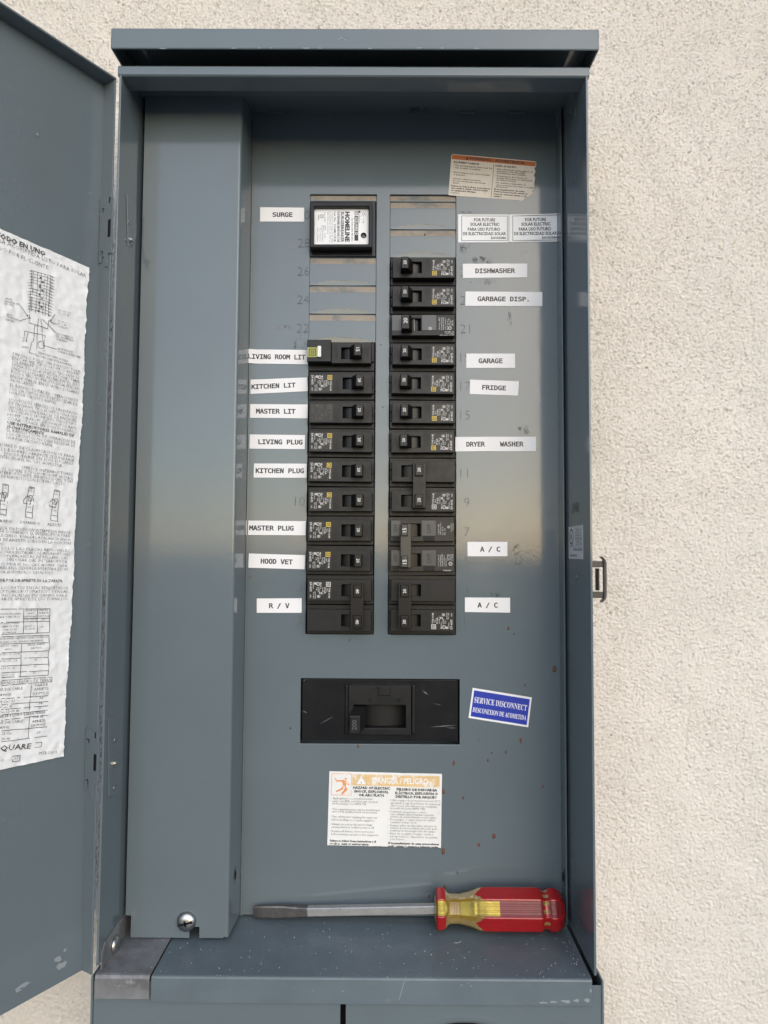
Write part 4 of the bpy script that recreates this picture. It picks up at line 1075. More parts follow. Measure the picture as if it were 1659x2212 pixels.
put_text(m, fl2, 'WARNING / ADVERTENCIA', 168*kw, H-36*kw, 528*kw, 27*kw, bold=.03)
rect(m, fl2, 401*kw, 405*kw, 10*kw, H-62*kw)
def para(m, f, lines, k, Ht, bold=0.0, res=1):
    bold += .02
    for s, x, y, w, h in lines: put_text(m, f, s, x*k, Ht-y*k, w*k if w else None, h*k, bold=bold, res=res)
para(m, fl2, [('EQUIPMENT DAMAGE', 24, 82, 240, 17), ('DAÑO AL EQUIPO', 420, 82, 198, 17)], kw, H, .02)
para(m, fl2, [('• This warning applies when back fed', 18, 112, 372, 15), ('solar breaker is installed', 32, 134, 245, 15), ('• Photovoltaic power source breaker', 18, 180, 358, 15), ('is back fed', 32, 202, 104, 15),
     ('• Inverter output connection.', 18, 240, 278, 15), ('Do not relocate this overcurrent', 30, 262, 312, 15), ('device', 28, 282, 64, 15),
     ('• Esta advertencia aplica cuando un', 422, 112, 356, 15), ('interruptor solar alimentado', 436, 132, 272, 15), ('inversamente esta instalado', 436, 151, 278, 15), ('• El interruptor de la Fuente de', 424, 180, 304, 15),
     ('energía fotovoltaica es alimentado', 438, 200, 344, 15), ('de manera inversa', 438, 219, 188, 15), ('• No reubicar el dispositivo de', 424, 246, 298, 15), ('sobrecorriente conectado a la salida', 438, 268, 362, 15), ('del inversor', 438, 286, 118, 15)], kw, H)
para(m, fl2, [('Failure to follow these instructions', 16, 312, 372, 15), ('can result in death, serious injury', 16, 333, 352, 15), ('or equipment damage.', 16, 355, 242, 15), ('El incumplimiento de estas', 424, 312, 290, 15), ('instrucciones puede causar la', 424, 333, 318, 15), ('muerte, lesiones serias o da', 424, 357, 310, 15), ('equipo.', 424, 379, 80, 15)], kw, H, .02)
para(m, fl2, [('GGH52006', 16, 378, 84, 10)], kw, H)
part(m, 'lettering', M_INKK, warn)

# blue service disconnect sticker
cs = [SP(*c) for c in ((1117,153),(1474,211),(1452,391),(1092,334))]
fn, W, H = quad_map(cs)
srv = solo(curl_mesh(fn, W, H, .15), 'service_sticker', M_STICK, 'tilted blue SERVICE DISCONNECT sticker with white border', 'sticker')
fl = lambda a, b, e=0: fn(a, b) - np.array((0, .4, 0)); flb = lambda a, b, e=0: fn(a, b) - np.array((0, .45, 0))
m = MB(); rect(m, fl, W*.03, W*.97, H*.065, H*.93); part(m, 'blue_field', M_BLUE, srv)
m = MB()
serif = lambda t: ''.join(chr(0x1D400 + ord(ch) - 65) if 'A' <= ch <= 'Z' else ch for ch in t)      # bold letters with serifs
put_text(m, flb, serif('SERVICE DISCONNECT'), W*.055, H*.535, W*.885, H*.185); put_text(m, flb, serif('DESCONEXION DE ACOMETIDA'), W*.05, H*.22, W*.90, H*.155)
part(m, 'lettering', M_STICK, srv)

# danger sticker, rubbed and partly peeled
cs = [SP(*c) for c in ((253,656),(932,672),(926,1119),(240,1102))]
fnd, W, H = quad_map(cs)
m = MB(); gx, gz = np.linspace(0, W, 40), np.linspace(0, H, 28)
rgn = np.random.default_rng(21); bumps = [(rgn.uniform(0, W), rgn.uniform(H*.3, H), rgn.uniform(0, 3.1), rgn.uniform(4, 16), rgn.uniform(.25, .6)) for _ in range(26)]
def dh(a, b):
    h = 0*np.asarray(a, float)
    for (x, z, an, ln, am) in bumps:
        u = (a-x)*math.cos(an)+(b-z)*math.sin(an); v = -(a-x)*math.sin(an)+(b-z)*math.cos(an)
        h = h + am*np.exp(-(u/ln)**2 - (v/1.5)**2)
    return h
def dmap(l): 
    def f(a, b, e=0):
        a = np.asarray(a, float); b = np.asarray(b, float); P = fnd(a, b); P[:, 1] -= l + dh(a, b); return P
    return f
G_ = np.meshgrid(gx, gz); P = dmap(.12)(G_[0].ravel(), G_[1].ravel())
m.v = [tuple(p) for p in P]; nx = len(gx)
m.f = [(j*nx+i, j*nx+i+1, (j+1)*nx+i+1, (j+1)*nx+i) for j in range(len(gz)-1) for i in range(nx-1)]; m.m = [0]*len(m.f)
dang = solo(m, 'danger_sticker', M_DANG, 'rubbed white DANGER / PELIGRO sticker with faded amber header', 'sticker', smooth=True)
kd = W/680.0; F3, F4 = dmap(.28), dmap(.36)
m = MB(); 
for i in range(42):
    for j in range(6): rect(m, F3, (140+ i*12.53)*kd, (140+(i+1)*12.53)*kd, H-(80-j*11)*kd, H-(69-j*11)*kd)
part(m, 'amber_header', M_AMBERP, dang)
m = MB(); tri(m, F4, 166*kd, H-72*kd, 56*kd); put_text(m, F4, 'DANGER / PELIGRO', 262*kd, H-64*kd, 336*kd, 34*kd, bold=.02); part(m, 'header_lettering', M_STICK, dang)
m = MB(); put_text(m, dmap(.42), '!', 190*kd, H-66*kd, 8*kd, 32*kd, bold=.05); frame(m, F3, 14*kd, 136*kd, H-140*kd, H-12*kd, 2.5*kd)
fig = [[(28,108),(60,92),(72,72),(66,50),(30,52),(28,44),(62,40),(78,40),(92,46),(112,66),(108,74),(92,62),(90,78),(100,98),(70,130),(62,122),(82,98),(72,92),(60,102),(32,116)], [(82,28),(90,26),(95,32),(92,39),(84,39),(79,34)], [(10,30),(22,34),(20,28),(34,40),(22,42),(24,37)]]
for pl in fig: m.add(F3(np.array([(14+p[0]*.98)*kd for p in pl]), np.array([H-(10+p[1]*.98)*kd for p in pl])), [tuple(range(len(pl)))[::-1]])
part(m, 'pictogram', M_PICT, dang)
m = MB()
para(m, F3, [('HAZARD OF ELECTRIC', 145, 100, 224, 15), ('SHOCK, EXPLOSION,', 152, 122, 208, 15), ('OR ARC FLASH', 180, 143, 152, 15), ('PELIGRO DE DESCARGA', 408, 104, 245, 15), ('ELÉCTRICA, EXPLOSIÓN O', 400, 126, 258, 15), ('DESTELLO POR ARQUEO', 403, 147, 252, 15)], kd, H, .035)
para(m, F3, [('• Apply appropriate personal protective', 15, 164, 250, 12), ('equipment (PPE) and follow safe electrical', 23, 181, 272, 12), ('work practices. See NFPA 70E.', 23, 196, 206, 12), ('• This equipment must only be installed and', 15, 229, 292, 12), ('serviced by qualified electrical personnel.', 23, 243, 272, 12),
     ('• Turn off all power supplying this equipment', 15, 273, 280, 12), ('before working on or inside equipment.', 23, 291, 260, 12), ('• Always use a properly rated voltage', 15, 317, 252, 12), ('sensing device to confirm power is off.', 23, 334, 256, 12), ('• Replace all devices, doors and covers', 15, 358, 262, 12), ('before turning on power to this equipment.', 23, 376, 284, 12),
     ('• Utilice equipo de protección personal (EPP)', 362, 168, 310, 12), ('apropiado y siga las prácticas de seguridad', 374, 184, 296, 12), ('eléctrica establecidas por su Compañía', 374, 200, 278, 12), ('(consulte la norma NFPA 70E).', 372, 215, 212, 12), ('• Solamente el personal eléctrico', 362, 235, 228, 12), ('especializado deberá instalar y prestar', 374, 250, 262, 12), ('servicio de mantenimiento a este equipo', 374, 265, 276, 12), ('• Desenergice el equipo antes de realizar', 362, 281, 280, 12), ('cualquier trabajo en él.', 374, 297, 158, 12),
     ('• Siempre utilice un dispositivo detector de', 362, 316, 292, 12), ('tensión de valor nominal adecuado para', 374, 331, 282, 12), ('confirmar la desenergización del equipo.', 372, 347, 276, 12), ('• Antes de energizar el equipo, vuelva a', 362, 364, 270, 12), ('colocar todos los dispositivos, las puertas', 372, 381, 288, 12), ('y los frentes.', 374, 397, 86, 12)], kd, H, -.022)
para(m, F3, [('Failure to follow these instructions will', 15, 415, 276, 12.5), ('result in death or serious injury.', 15, 432, 236, 12.5), ('El incumplimiento de estas precauciones', 364, 421, 304, 12.5), ('podrá causar la muerte o lesiones serias.', 362, 438, 306, 12.5)], kd, H, .03)
para(m, F3, [('40273-709-02', 270, 444, 80, 10)], kd, H)
part(m, 'lettering', M_INKS2, dang)

# listing sticker on the side wall
X_ = XR-T
cl = [at_x(*c, X_) for c in ((1228.5,1138),(1259.5,1136.5),(1260.5,1203.5),(1228.5,1206.5))]
W = abs(cl[1][1]-cl[0][1]); H = cl[0][2]-cl[3][2]
sm_ = lambda l: (lambda a, b, e=0: np.stack([X_-l+0*a, cl[0][1]-a, cl[3][2]+b], 1))
m = MB(); m.box(X_-.15, X_-.02, cl[0][1]-W, cl[0][1], cl[3][2], cl[0][2])
ul = solo(m, 'listing_sticker', M_GREYL, 'small silver-grey listing sticker inside the panel side wall', 'sticker')
m = MB(); f = sm_(.2)
ring_pts(m, f, W*.2, H*.68, W*.12, W*.15); put_text(m, f, 'UL', W*.2, H*.62, W*.14, H*.13, anchor='c', bold=.03); put_text(m, f, 'LISTED', W*.05, H*.36, W*.3, H*.07)
for s, z, x0, x1 in (('CLASS CTL', .84, .5, .9), ('ENCLOSED', .76, .5, .9), ('PANELBOARD', .68, .48, .92), ('COMPLEMENTARY', .57, .45, .95), ('LISTING', .49, .55, .85), ('POWER OUTLET', .41, .46, .94)): put_text(m, f, s, W*x0, H*z, W*(x1-x0), H*.055, res=1)
put_text(m, f, 'ISSUE No. BC02867', W*.36, H*.25, W*.6, H*.08, bold=.02); put_text(m, f, 'SQUARE D', W*.1, H*.07, W*.5, H*.07, bold=.02)
rect(m, f, W*.45, W*.95, H*.645, H*.652); rect(m, f, W*.4, W*.95, H*.36, H*.366); rect(m, f, W*.45, W*.95, H*.92, H*.926)
part(m, 'lettering', M_INKK, ul)

# ------------------------------------------------------------------ crumpled instruction sheet on the door
def on_door(x, y):                          # picture point -> (u, z) on the door's inner face
    v = ray(x, y); P0 = DH + EW*DFL; t = ((P0-ORG) @ EW)/(v @ EW); q = ORG + v*t
    return float((q-DH) @ EU), float(q[2])
U0s, ZTs = on_door(190.5, 575); U1s, ZBs = on_door(135, 1633)
SW = 300.0; SU = (U0s+U1s)/2; SU1 = SU + SW
UTL, ZTL = on_door(0, 492); UBL, ZBL = on_door(0, 1662)
KT = (ZTL-ZTs)/(UTL-U0s); KB = (ZBL-ZBs)/(UBL-U1s)
st = 1.7
nu, nz_ = int(SW/st)+24, int((ZTs-ZBs)/st)+24
c1 = filtered_noise(nu, nz_, st, 9, 70, 31, 0.28); c2 = filtered_noise(nu, nz_, st, 6, 34, 32, 0.45); c3 = filtered_noise(nu, nz_, st, 3, 10, 33, .8)
HT = 0.80*np.exp(-np.abs(c1)/.22) + 0.30*np.exp(-np.abs(c2)/.2) + .05*c3 + .35*np.abs(c1)
HT = HT*2.2 + .25
def sheet_h(u, z):
    fu = np.clip((np.asarray(u, float)-SU)/st+10, 0, nu-2.001); fz = np.clip((np.asarray(z, float)-ZBs)/st+10, 0, nz_-2.001)
    i, j = fu.astype(int), fz.astype(int); a, b = fu-i, fz-j
    return (HT[j, i]*(1-a)+HT[j, i+1]*a)*(1-b) + (HT[j+1, i]*(1-a)+HT[j+1, i+1]*a)*b
def smap(l):
    def f(u, z, e=0):
        u = np.asarray(u, float); z = np.asarray(z, float)
        P = DH + EU*u[:, None] + EW*(DFL - .1 - l - sheet_h(u, z))[:, None]; P[:, 2] += z; return P
    return f
us_ = np.arange(SU, SU1+.1, st); zs_ = np.arange(ZBs, ZTs, st)
UU, ZZ = np.meshgrid(us_, zs_)
wob = lambda z: .5*np.sin(z*.045)+.35*np.sin(z*.17+1)+.2*np.sin(z*.61)
UU = UU + np.where(np.arange(len(us_))[None, :] < 3, wob(ZZ), 0)
ft = (ZZ-ZBs)/(ZTs-ZBs); ZZ = ZZ + (UU-SU)*(KT*ft + KB*(1-ft)); UU = UU + (U1s-SU) + (U0s-U1s)*ft
P = smap(0)(UU.ravel(), ZZ.ravel())
m = MB(); m.v = [tuple(p) for p in P]; nx = len(us_)
m.f = [(j*nx+i, (j+1)*nx+i, (j+1)*nx+i+1, j*nx+i+1) for j in range(len(zs_)-1) for i in range(nx-1)]; m.m = [0]*len(m.f)
sheet = solo(m, 'instruction_sheet', M_SHEET, 'large crumpled white Spanish instruction sheet stuck to the open door', 'sheet', smooth=True)
DA = lambda x, y: (x/3.152, 378 + y/3.152)
DB = lambda x, y: (x/3.152, 1026 + y/3.152)
inkm = MB(); SF = smap(.32)
def sheet_line(zf, s, xl_, yl, xr_, yr, h, bold=0.0):
    """baseline from picture point (xl,yl) to (xr,yr), cap height h in the zoom's pixels"""
    a = np.array(on_door(*zf(xl_, yl))); b = np.array(on_door(*zf(xr_, yr)))
    c = np.array(on_door(*zf(xr_, yr-h)))
    hh = abs(c[1]-b[1]); d = b-a; W_ = np.linalg.norm(d); d = d/W_
    bold -= .014
    V, F = text_mesh(s, 'sans', 1, bold); sz = hh*.92/cap_h('sans', bold); xm = V[:, 0].min(); sx = W_/(V[:, 0].max()-xm)
    X, Z = (V[:, 0]-xm)*sx, V[:, 1]*sz
    n_ = np.array((-d[1], d[0])); n_ = n_ if n_[1] > 0 else -n_
    q = a[None, :] + X[:, None]*d[None, :] + Z[:, None]*n_[None, :]
    inkm.add(SF(q[:, 0], q[:, 1]), F)
def sheet_poly(zf, pts, w=1.2):
    """thin drawn line through picture points"""
    Q = [np.array(on_door(*zf(*p))) for p in pts]
    for a, b in zip(Q[:-1], Q[1:]):
        d = (b-a)/max(1e-6, np.linalg.norm(b-a)); n_ = np.array((-d[1], d[0]))*w*.15
        k = max(1, int(np.linalg.norm(b-a)/4))
        for i in range(k):
            p0, p1 = a+(b-a)*i/k, a+(b-a)*(i+1)/k
            q = np.array([p0-n_, p1-n_, p1+n_, p0+n_]); inkm.add(SF(q[:, 0], q[:, 1]), [(0,1,2,3)])
for s, a, b, c, d, h, bo in (
    ('TODO EN UNO', -40, 420, 300, 557, 36, .05), ('PARA ACOMETIDA LISTO PARA SOLAR', -70, 438, 575, 702, 26, 0), ('SERVIDO POR EL CLIENTE', -120, 470, 318, 646, 26, 0),
    ('#3-2/0', 30, 848, 75, 857, 14, .01), ('ZAPATAS DE', 25, 866, 123, 892, 14, .01), ('NEUTRO', 23, 884, 88, 900, 14, .01), ('#6-2/0', 32, 957, 78, 967, 14, .01), ('ZAPATA DE', 32, 975, 118, 996, 14, .01), ('NEUTRO', 32, 993, 92, 1008, 14, .01),
    ('14 - 1/0 Cu', 388, 928, 469, 948, 14, .01), ('12 - 1/0 Al', 386, 946, 462, 964, 14, .01), ('14 - 4 Cu', 386, 1000, 449, 1018, 14, .01), ('12 - 2 Al', 386, 1019, 440, 1033, 14, .01), ('2 PIEZAS', 383, 1037, 446, 1053, 14, .01),
    ('DESCONEXION', 376, 1090, 484, 1117, 14, .01), ('DE ACOMETIDA', 375, 1108, 490, 1136, 14, .01), ('200A MAX.', 373, 1125, 452, 1144, 14, .01), ('5A MORDAZA', 383, 1190, 485, 1213, 14, .01), ('CUANDO SE REQUIERE', 382, 1207, 540, 1250, 14, .01),
    ('LINEA', 140, 1178, 183, 1183, 13, .01), ('ZAPATA DE PUESTO A TIERRA', 250, 1216, 455, 1278, 14, .01), ('DEL TUBO CONDUIT DE ACOMETIDA', 236, 1236, 476, 1305, 14, .01),
    ('UN SOLO POLO, UN ESPACIO, PARA', 78, 1230, 537, 1350, 21, 0), ('ENCHUFE TIPO HOM O HOMP', 74, 1256, 531, 1370, 21, 0), ('SOLAMENTE. DOS POLOS TIPO HOM OR', 73, 1280, 532, 1397, 21, 0), ('HOMA (110-125A) PUEDEN CONECTARSE', 71, 1303, 532, 1420, 21, 0), ('EN DOS LUGARES ADYACENTES. DOS', 68, 1328, 534, 1447, 21, 0), ('POLOS TIPO HOMA (150-200A) PUEDEN', 66, 1352, 530, 1470, 21, 0), ('ENCHUFARSE EN CUATRO LUGARES', 62, 1380, 528, 1495, 21, 0), ('ADYACENTES.', 60, 1404, 225, 1444, 21, 0),
    ('EL RANGO TOTAL DE OPERACION DE', 60, 1440, 522, 1548, 21, 0), ('LOS CIRCUITOS NO DEBE EXCEDER DE', 58, 1465, 517, 1573, 21, 0), ('160A POR CIRCUITO RAMAL', 55, 1490, 372, 1563, 21, 0),
    ('DOS POLOS SENCILLOS, UN ESPACIO', 52, 1535, 520, 1638, 21, 0), ('DE ENCHUFE TIPO HOMT O UN POLO', 50, 1563, 514, 1662, 21, 0), ('SENCILLO. UN ESPACIO DE ENCHUFE', 48, 1590, 512, 1686, 21, 0), ('TIPO HOM O HOMP DOS POLOS TIPO', 46, 1615, 510, 1710, 21, 0), ('HOMT OR HOM (15-100A) PODRAN', 44, 1641, 507, 1735, 21, 0), ('CONECTARSE EN DOS LUGARES', 42, 1668, 505, 1760, 21, 0), ('USE INTERRUPTORES RAMALES DE', 41, 1696, 495, 1785, 21, .03), ('15-100A UNICAMENTE', 40, 1722, 290, 1770, 21, .03), ('EL RANGO TOTAL DE OPERACION DE', 37, 1746, 503, 1830, 21, 0), ('LOS CIRCUITOS NO DEBE EXCEDER DE', 35, 1772, 503, 1855, 21, 0), ('160A POR CIRCUITO RAMAL', 33, 1797, 355, 1854, 21, 0),
    ('SQUARE D DE CLASIFICACION UL PARA', -40, 1840, 492, 1928, 21, 0), ('S DE SOBRECORRIENTE SECUNDARIA', -5, 1876, 496, 1952, 21, 0), ('ENCHUFARSE EN DOS LUGARES', 20, 1907, 490, 1975, 21, 0), ('ADYACENTES, PIDA EL No. CAT. HOM2175SB', -120, 1910, 410, 1990, 21, 0),
    ('UTILICE INTERRUPTORES', 138, 2003, 487, 2050, 21, 0), ('OS, SQUARE D TIPO HOM, HOMP, HOMA Q', 0, 2010, 487, 2075, 21, 0), ('INTERRUPTOR DE SERVICIO QOM2 Y LAS', -30, 2030, 488, 2098, 21, 0), ('DE REPUESTO CON ESTE PRODUCTO', -2, 2060, 434, 2115, 21, 0)):
    sheet_line(DA, s, a, b, c, d, h, bo)
for s, a, b, c, d, h, bo in (
    ('CERRADO', -65, 318, 68, 326, 20, .01), ('DISPARADO', 130, 330, 260, 340, 20, .01), ('ABIERTO', 312, 345, 410, 352, 20, .01),
    ('LA PALANCA EN POSICION INTERMEDIA INDICA', -130, 362, 470, 402, 20, 0), ('QUE ESTA DISPARADO EL INTERRUPTOR PARA', -110, 385, 468, 425, 20, 0), ('RESTABLECERLO: PONGA LA PALANCA EN LA', -120, 413, 470, 450, 20, 0), ('POSICION DE ABIERTO, LUEGO EN LA POSICION', -140, 440, 470, 475, 20, 0), ('CERRADO.', -110, 472, 20, 478, 20, 0),
    ('RETIRE SOLO LAS PLACAS REMOVIBLES', -120, 503, 460, 525, 20, 0), ('NECESARIAS PARA INSTALAR LOS INTERRUPTORES', -150, 527, 465, 550, 20, 0), ('CON PALANCAS DE RELLENO LAS', -10, 557, 452, 575, 20, 0), ('SIN USAR DEL INTERRUPTOR', 37, 585, 450, 600, 20, 0), ('O, PIDA EL No. CAT. HOMFP. CADA', -4, 615, 450, 628, 20, 0), ('RELLENO CIERRA LA ABERTURA DE UN', -10, 640, 450, 652, 20, 0), ('INTERRUPTOR AUTOMATICO DE UN POLO', -150, 668, 355, 676, 20, 0),
    ('ESPECIFICACIONES DE PAR DE APRIETE DE LA ZAPATA.', -280, 722, 418, 730, 20, .03), ('VEA LOS DATOS EN LAS ETIQUETAS DE', -70, 776, 455, 778, 20, 0), ('INTERRUPTORES AUTOMATICOS Y EN LAS', -120, 802, 450, 803, 20, 0), ('INSTALADAS EN CAMPO PARA', 0, 828, 448, 830, 20, 0), ('EL PAR DE APRIETE DE LOS TORNILLOS', -60, 854, 450, 852, 20, 0),
    ('ZAPATAS DE LINEA', -30, 952, 132, 950, 14, .01), ('(FASE Y NEUTRO)', -25, 974, 126, 970, 14, .01), ('CLASE DE', 162, 928, 235, 926, 13, .01), ('CABLE', 176, 948, 222, 946, 13, .01), ('(AWG/kcmil)', 152, 970, 240, 966, 13, .01), ('PAR DE', 262, 926, 315, 925, 13, .01), ('APRIETE', 256, 946, 320, 944, 13, .01), ('(LB-PULG)', 250, 966, 326, 964, 13, .01), ('6-250 Cu / Al', 152, 990, 242, 988, 12, .01), ('250', 272, 988, 298, 987, 12, .01),
    ('ZAPATA DE PUESTA', -20, 1017, 126, 1014, 13, .01), ('A TIERRA DE TUBO', -20, 1037, 120, 1034, 13, .01), ('CONDUIT DE', 5, 1060, 100, 1056, 13, .01), ('ACOMETIDA', 5, 1080, 98, 1077, 13, .01), ('14 - 2/0 Cu', 160, 1035, 230, 1031, 12, .01), ('12 - 2/0 Al', 162, 1054, 226, 1050, 12, .01), ('50', 274, 1040, 290, 1038, 12, .01),
    ('ZAPATAS DE NEUTRO PARA CONDUCTORES DE', -40, 1122, 314, 1108, 13, .01), ('#3 AWG O MAS GRANDES UNICAMENTE', -10, 1145, 286, 1132, 13, .01), ('CLASE DE CABLE', -30, 1170, 112, 1165, 13, .01), ('(AWG)', 24, 1192, 66, 1189, 13, .01), ('PAR DE APRIETE', 178, 1163, 292, 1156, 13, .01), ('(LB-PULG)', 200, 1184, 274, 1179, 13, .01),
    ('1/0 Cu o 12 - 1/0 Al', -20, 1228, 124, 1222, 13, .01), ('50', 225, 1218, 244, 1216, 13, .01), ('4 Cu o 12 - 2 Al', -10, 1273, 108, 1268, 13, .01), ('50', 226, 1264, 244, 1262, 13, .01), ('6-2/0 Cu / Al', -5, 1322, 86, 1316, 13, .01), ('50', 222, 1310, 240, 1308, 13, .01), ('2/0 Cu / Al', 0, 1370, 88, 1364, 13, .01), ('50', 214, 1353, 232, 1351, 13, .01),
    ('DERIVADO / EQUIPO DE TIERRA', -40, 1428, 338, 1402, 20, .01), ('CLASE DEL CABLE', -60, 1474, 144, 1458, 19, .01), ('(AWG)', -20, 1506, 66, 1500, 19, .01), ('PAR DE', 230, 1440, 316, 1433, 19, .01), ('APRIETE', 222, 1468, 320, 1460, 19, .01), ('(LB-PULG)', 212, 1496, 324, 1490, 19, .01), ('4 Cu / Al', -10, 1552, 86, 1545, 19, .01), ('36', 258, 1526, 284, 1523, 18, .01), ('6 Cu / Al', -10, 1586, 68, 1580, 19, .01), ('36', 254, 1560, 278, 1557, 18, .01), ('Cu, 12-10 Al', -15, 1622, 120, 1610, 18, .01), ('20', 250, 1592, 272, 1589, 18, .01),
    ('EN DE EQUIPO BARRA TIERRA', -15, 1652, 298, 1622, 19, .01), ('CLASE DEL CABLE', -60, 1698, 144, 1682, 19, .01), ('(AWG)', -20, 1728, 52, 1722, 19, .01), ('PAR DE', 216, 1656, 286, 1650, 18, .01), ('APRIETE', 208, 1684, 290, 1677, 18, .01), ('(LB-PULG)', 198, 1712, 298, 1704, 18, .01), ('12 Cu', 5, 1768, 66, 1764, 19, .01), ('10 Al', 4, 1804, 56, 1800, 19, .01), ('25', 240, 1760, 264, 1757, 18, .01),
    ('SQUARE', -42, 1880, 200, 1860, 38, .03), ('MTR13101', 256, 1905, 375, 1895, 22, 0), ('67', 85, 1938, 114, 1934, 22, 0), ('O', -2, 1952, 18, 1950, 20, 0)):
    sheet_line(DB, s, a, b, c, d, h, bo)
# ruled tables, wiring drawing, breaker sketches
for pts in ([(-5, 913), (332, 910)], [(0, 1003), (328, 995)], [(0, 1085), (326, 1072)], [(152, 912), (150, 1078)], [(246, 911), (243, 1076)], [(330, 910), (326, 1072)], [(150, 976), (328, 974)],
            [(0, 1100), (324, 1090), (318, 1362), (0, 1378)], [(138, 1145), (128, 1370)], [(0, 1150), (322, 1140)], [(0, 1210), (322, 1196)], [(0, 1252), (320, 1240)], [(0, 1300), (320, 1286)], [(0, 1346), (318, 1330)],
            [(0, 1398), (345, 1375), (342, 1406), (0, 1432)], [(204, 1415), (190, 1600)], [(0, 1522), (322, 1500)], [(0, 1562), (320, 1540)], [(0, 1596), (318, 1570)], [(0, 1632), (316, 1600)], [(0, 1668), (314, 1632)], [(192, 1640), (184, 1790)], [(0, 1740), (312, 1712)], [(0, 1815), (310, 1775)],
            [(78, 1912), (126, 1906), (124, 1945), (76, 1950), (78, 1912)], [(232, 1822), (276, 1817), (272, 1848), (230, 1854)]): sheet_poly(DB, pts, 1.3)
for ox, oy in ((-8, 60), (168, 80), (340, 102)):
    for pts in ([(20, 0), (58, 8), (40, 215), (-6, 205), (20, 0)], [(24, 60), (44, 62), (38, 98), (18, 96), (24, 60)], [(-16, 90), (10, 60), (34, 80), (30, 120), (-16, 112), (-16, 90)], [(4, 172), (42, 178)], [(26, 10), (50, 14)]): sheet_poly(DB, [(a+ox, b+oy) for a, b in pts], 1.3)
    sheet_line(DB, 'ON', ox+18, oy+34, ox+42, oy+36, 14); sheet_line(DB, 'OFF', ox, oy+145, ox+34, oy+149, 13)
for k in range(14):
    y = 652 + k*20; x = 202 - k*1.2
    sheet_poly(DA, [(x, y), (x+52, y+14), (x+98, y+26), (x+150, y+44)], .9); sheet_poly(DA, [(x-10, y+3), (x+6, y+7)], .9); sheet_poly(DA, [(x+132, y+44), (x+160, y+52)], .9)
for dx in (0, 10, 40, 64, 88, 105, 125): sheet_poly(DA, [(210+dx, 650+dx*.3), (194+dx, 925+dx*.35)], 1.0)
for pts in ([(194, 925), (190, 1008), (316, 1050), (322, 960)], [(228, 1020), (218, 1140)], [(250, 980), (240, 1190)], [(268, 985), (292, 1205)], [(160, 1065), (300, 1095), (290, 1150)], [(160, 1065), (152, 1130)], [(180, 1075), (172, 1130)], [(130, 890), (180, 960)], [(118, 998), (192, 975)], [(384, 928), (330, 995)], [(382, 1020), (332, 1005)], [(372, 1080), (280, 985)], [(378, 1188), (280, 1160)], [(232, 1222), (190, 1212), (210, 1135)]): sheet_poly(DA, pts, 1.1)
for (cx, cy, r_) in ((152, 1130, 5), (172, 1132, 5), (272, 1158, 24), (178, 960, 5), (192, 975, 5), (330, 995, 5)):
    sheet_poly(DA, [(cx+r_*math.cos(t), cy+r_*1.1*math.sin(t)) for t in np.linspace(0, 2*math.pi, 11)], 1.1)
for k in range(9):
    c = np.array(on_door(*DA(266 - k*1.5 + (k % 2)*18, 704 + k*28))); a = np.linspace(0, 2*math.pi, 8, endpoint=False)
    inkm.add(SF(c[0]+.8*np.cos(a), c[1]+.8*np.sin(a)), [tuple(range(8))])
part(inkm, 'lettering', M_INKS, sheet)

# ------------------------------------------------------------------ screwdriver lying on the tray
HA = at_z(1100, 2007, ZFL+3)                   # handle rests on the tray in front of the dead front
RH = 16.6
hc_y = -19.5
tip = at_y(548, 1977, -6.0)
pe = at_y(1220, 1962, hc_y); pn = at_y(938, 1969, hc_y)
pe = np.array((pe[0], hc_y, ZFL+RH+.2)); pn = np.array((pn[0], hc_y+1.0, ZFL+RH+.0))
AX = Vector(pe-pn); HL = AX.length; AX.normalize()
sd_ = thing('screwdriver', 'flat-blade screwdriver with red and amber ribbed handle, lying on the panel floor tray', 'screwdriver', (pn[0], pn[1], ZFL))
E2 = Vector((0, 0, 1)); E2 = (E2 - AX*E2.dot(AX)).normalized(); E1 = E2.cross(AX)     # E1 towards the viewer side
if E1.y > 0: E1 = -E1
def sec_r(t, a):
    """handle radius at t (0..1 along), angle a (0 = facing the viewer): four broad lobes with ribbed flats between"""
    x = t*HL; a = a - R(27)
    key = [(0, .50), (1.0, .60), (2, .95), (6, .97), (9.5, .90), (12.5, .70), (16, .68), (22, .68), (24, .70), (32, .80), (40, .955), (46, 1.0), (92, 1.0), (95.5, .985), (97.5, .87), (99.5, .85), (101.5, .87), (103.5, .98), (108, .985), (112, .9), (115.5, .72), (118, .42), (118.6, .06)]
    sc = HL/118.6; xs_ = [k[0]*sc for k in key]; base = float(np.interp(x, xs_, [k[1] for k in key]))
    if 12.5*sc < x < 22.5*sc: base += .022*math.sin((x/sc-12.5)*2*math.pi/2.0)
    lob = math.cos(4*(a - math.pi/4)); flatk = 1.0
    body = 1.0 if x > 36*sc or x < 10*sc else .35
    oct_ = 1.0/ max(math.cos(((a + math.pi/8) % (math.pi/4)) - math.pi/8), .5) * .965
    groove = .05*math.exp(-((((a + math.pi/4) % (math.pi/2)) - math.pi/4 - .33)/.055)**2) + .05*math.exp(-((((a + math.pi/4) % (math.pi/2)) - math.pi/4 + .33)/.055)**2)
    d0 = ((a + math.pi/4) % (math.pi/2)) - math.pi/4
    rib = .05*(math.cos(d0*2*math.pi/.095) - 1)*.5 if abs(d0) < .30 else 0
    dip = -.06*math.exp(-(d0/.30)**4)
    return RH*base*(1 + body*((oct_-1) - groove + rib + dip))
NA, NT = 160, 110
ang = np.linspace(0, 2*math.pi, NA, endpoint=False)
ts = np.linspace(0, 1, NT)
m = MB()
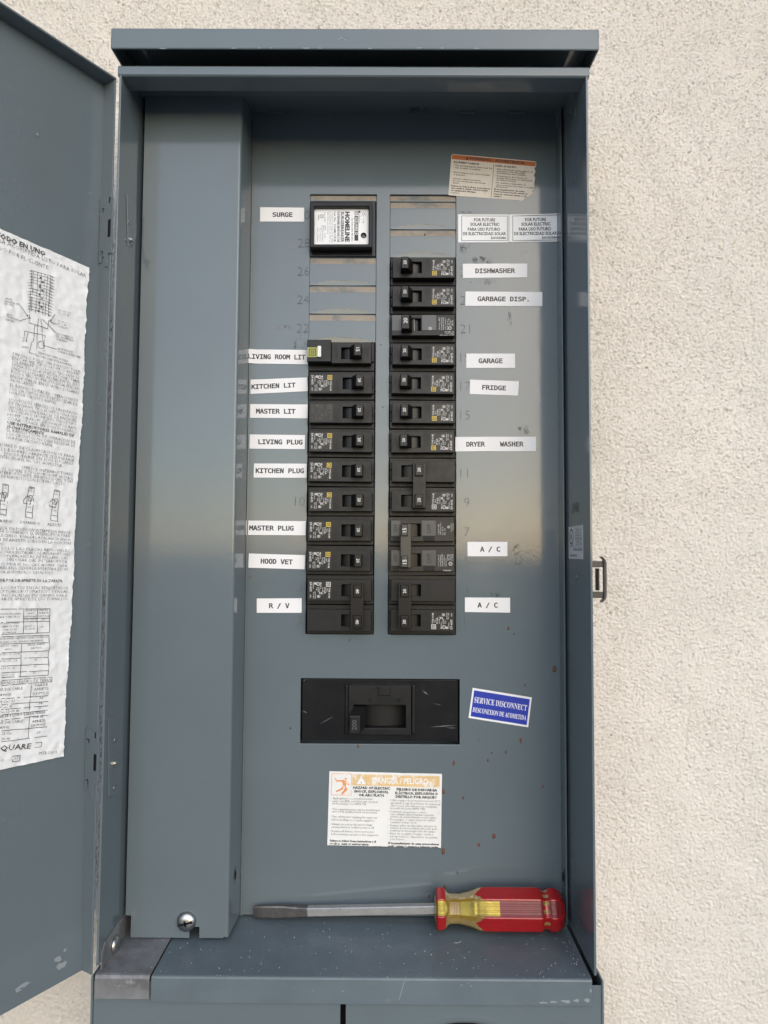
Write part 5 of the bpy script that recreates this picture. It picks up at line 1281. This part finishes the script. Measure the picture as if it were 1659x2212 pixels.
for t in ts:
    c = Vector(pn) + AX*(t*HL)
    for a in ang:
        r_ = sec_r(t, a); m.v.append(tuple(c + (E1*math.cos(a) + E2*math.sin(a))*r_))
for j in range(NT-1):
    tm = (ts[j]+ts[j+1])/2*118.6
    for i in range(NA):
        a = ang[i] + math.pi/NA - R(27); d0 = ((a + math.pi/4) % (math.pi/2)) - math.pi/4; lobe = abs(d0) > .36
        mi = 0
        wedge = 36 + 9*max(0, 1-(abs(abs(d0)-math.pi/4))/.5)*-1 + 6
        if tm > 36 and lobe and tm > 36 + 8*abs(abs(d0)-math.pi/4)/.42 and tm < 96.5: mi = 1
        elif tm > 58 and tm < 96.5 and not lobe: mi = 2
        elif 36 < tm <= 58 and abs(d0) < .30: mi = 3
        elif tm > 102.5: mi = 1 if (lobe or tm > 112) else 2
        elif 96.5 <= tm <= 102.5: mi = 1 if i % 11 < 6 else 0
        elif 1.5 < tm < 9.5 and lobe: mi = 1
        elif tm < 36 and abs(d0) < .42 and not (12.5 < tm < 22.5): mi = 3 if tm > 1.5 else 0
        m.f.append((j*NA+i, j*NA+(i+1) % NA, (j+1)*NA+(i+1) % NA, (j+1)*NA+i)); m.m.append(mi)
m.f.append(tuple(range(NA))[::-1]); m.m.append(3); m.f.append(tuple((NT-1)*NA+i for i in range(NA))); m.m.append(1)
part(m, 'handle', [M_AMBER, M_RED, M_MAROON, M_BRASS], sd_, smooth=True)
# square shank narrowing into the flat blade
tipv = Vector((tip[0], tip[1], ZFL+6.5)); root_ = Vector(pn) + AX*3
SA = (tipv-root_); SL = SA.length; SA.normalize()
S2 = (Vector((0, 0, 1)) - SA*SA.z).normalized(); S1 = S2.cross(SA); S1 = -S1 if S1.y > 0 else S1
def shank(name, secs, mt):
    m = MB()
    for (t, hw, hh) in secs:
        c = root_ + SA*(t*SL)
        for (a, b) in ((1, .78), (.78, 1), (-.78, 1), (-1, .78), (-1, -.78), (-.78, -1), (.78, -1), (1, -.78)): m.v.append(tuple(c + S1*hw*a + S2*hh*b))
    for j in range(len(secs)-1):
        for i in range(8): m.f.append((j*8+i, j*8+(i+1) % 8, (j+1)*8+(i+1) % 8, (j+1)*8+i)); m.m.append(0)
    m.f.append(tuple(range(8))[::-1]); m.m.append(0); m.f.append(tuple((len(secs)-1)*8+i for i in range(8))); m.m.append(0)
    return part(m, name, mt, sd_)
shank('shank', [(0, 3.3, 3.4), (.2, 3.3, 3.4), (.55, 3.3, 3.4), (.70, 3.1, 3.5)], M_SHANK)
shank('blade', [(.7001, 3.1, 3.5), (.76, 2.8, 4.1), (.83, 2.3, 4.9), (.90, 1.8, 5.1), (.95, 1.2, 4.9), (.992, .7, 4.6), (1.0, .5, 4.1)], M_TIP)
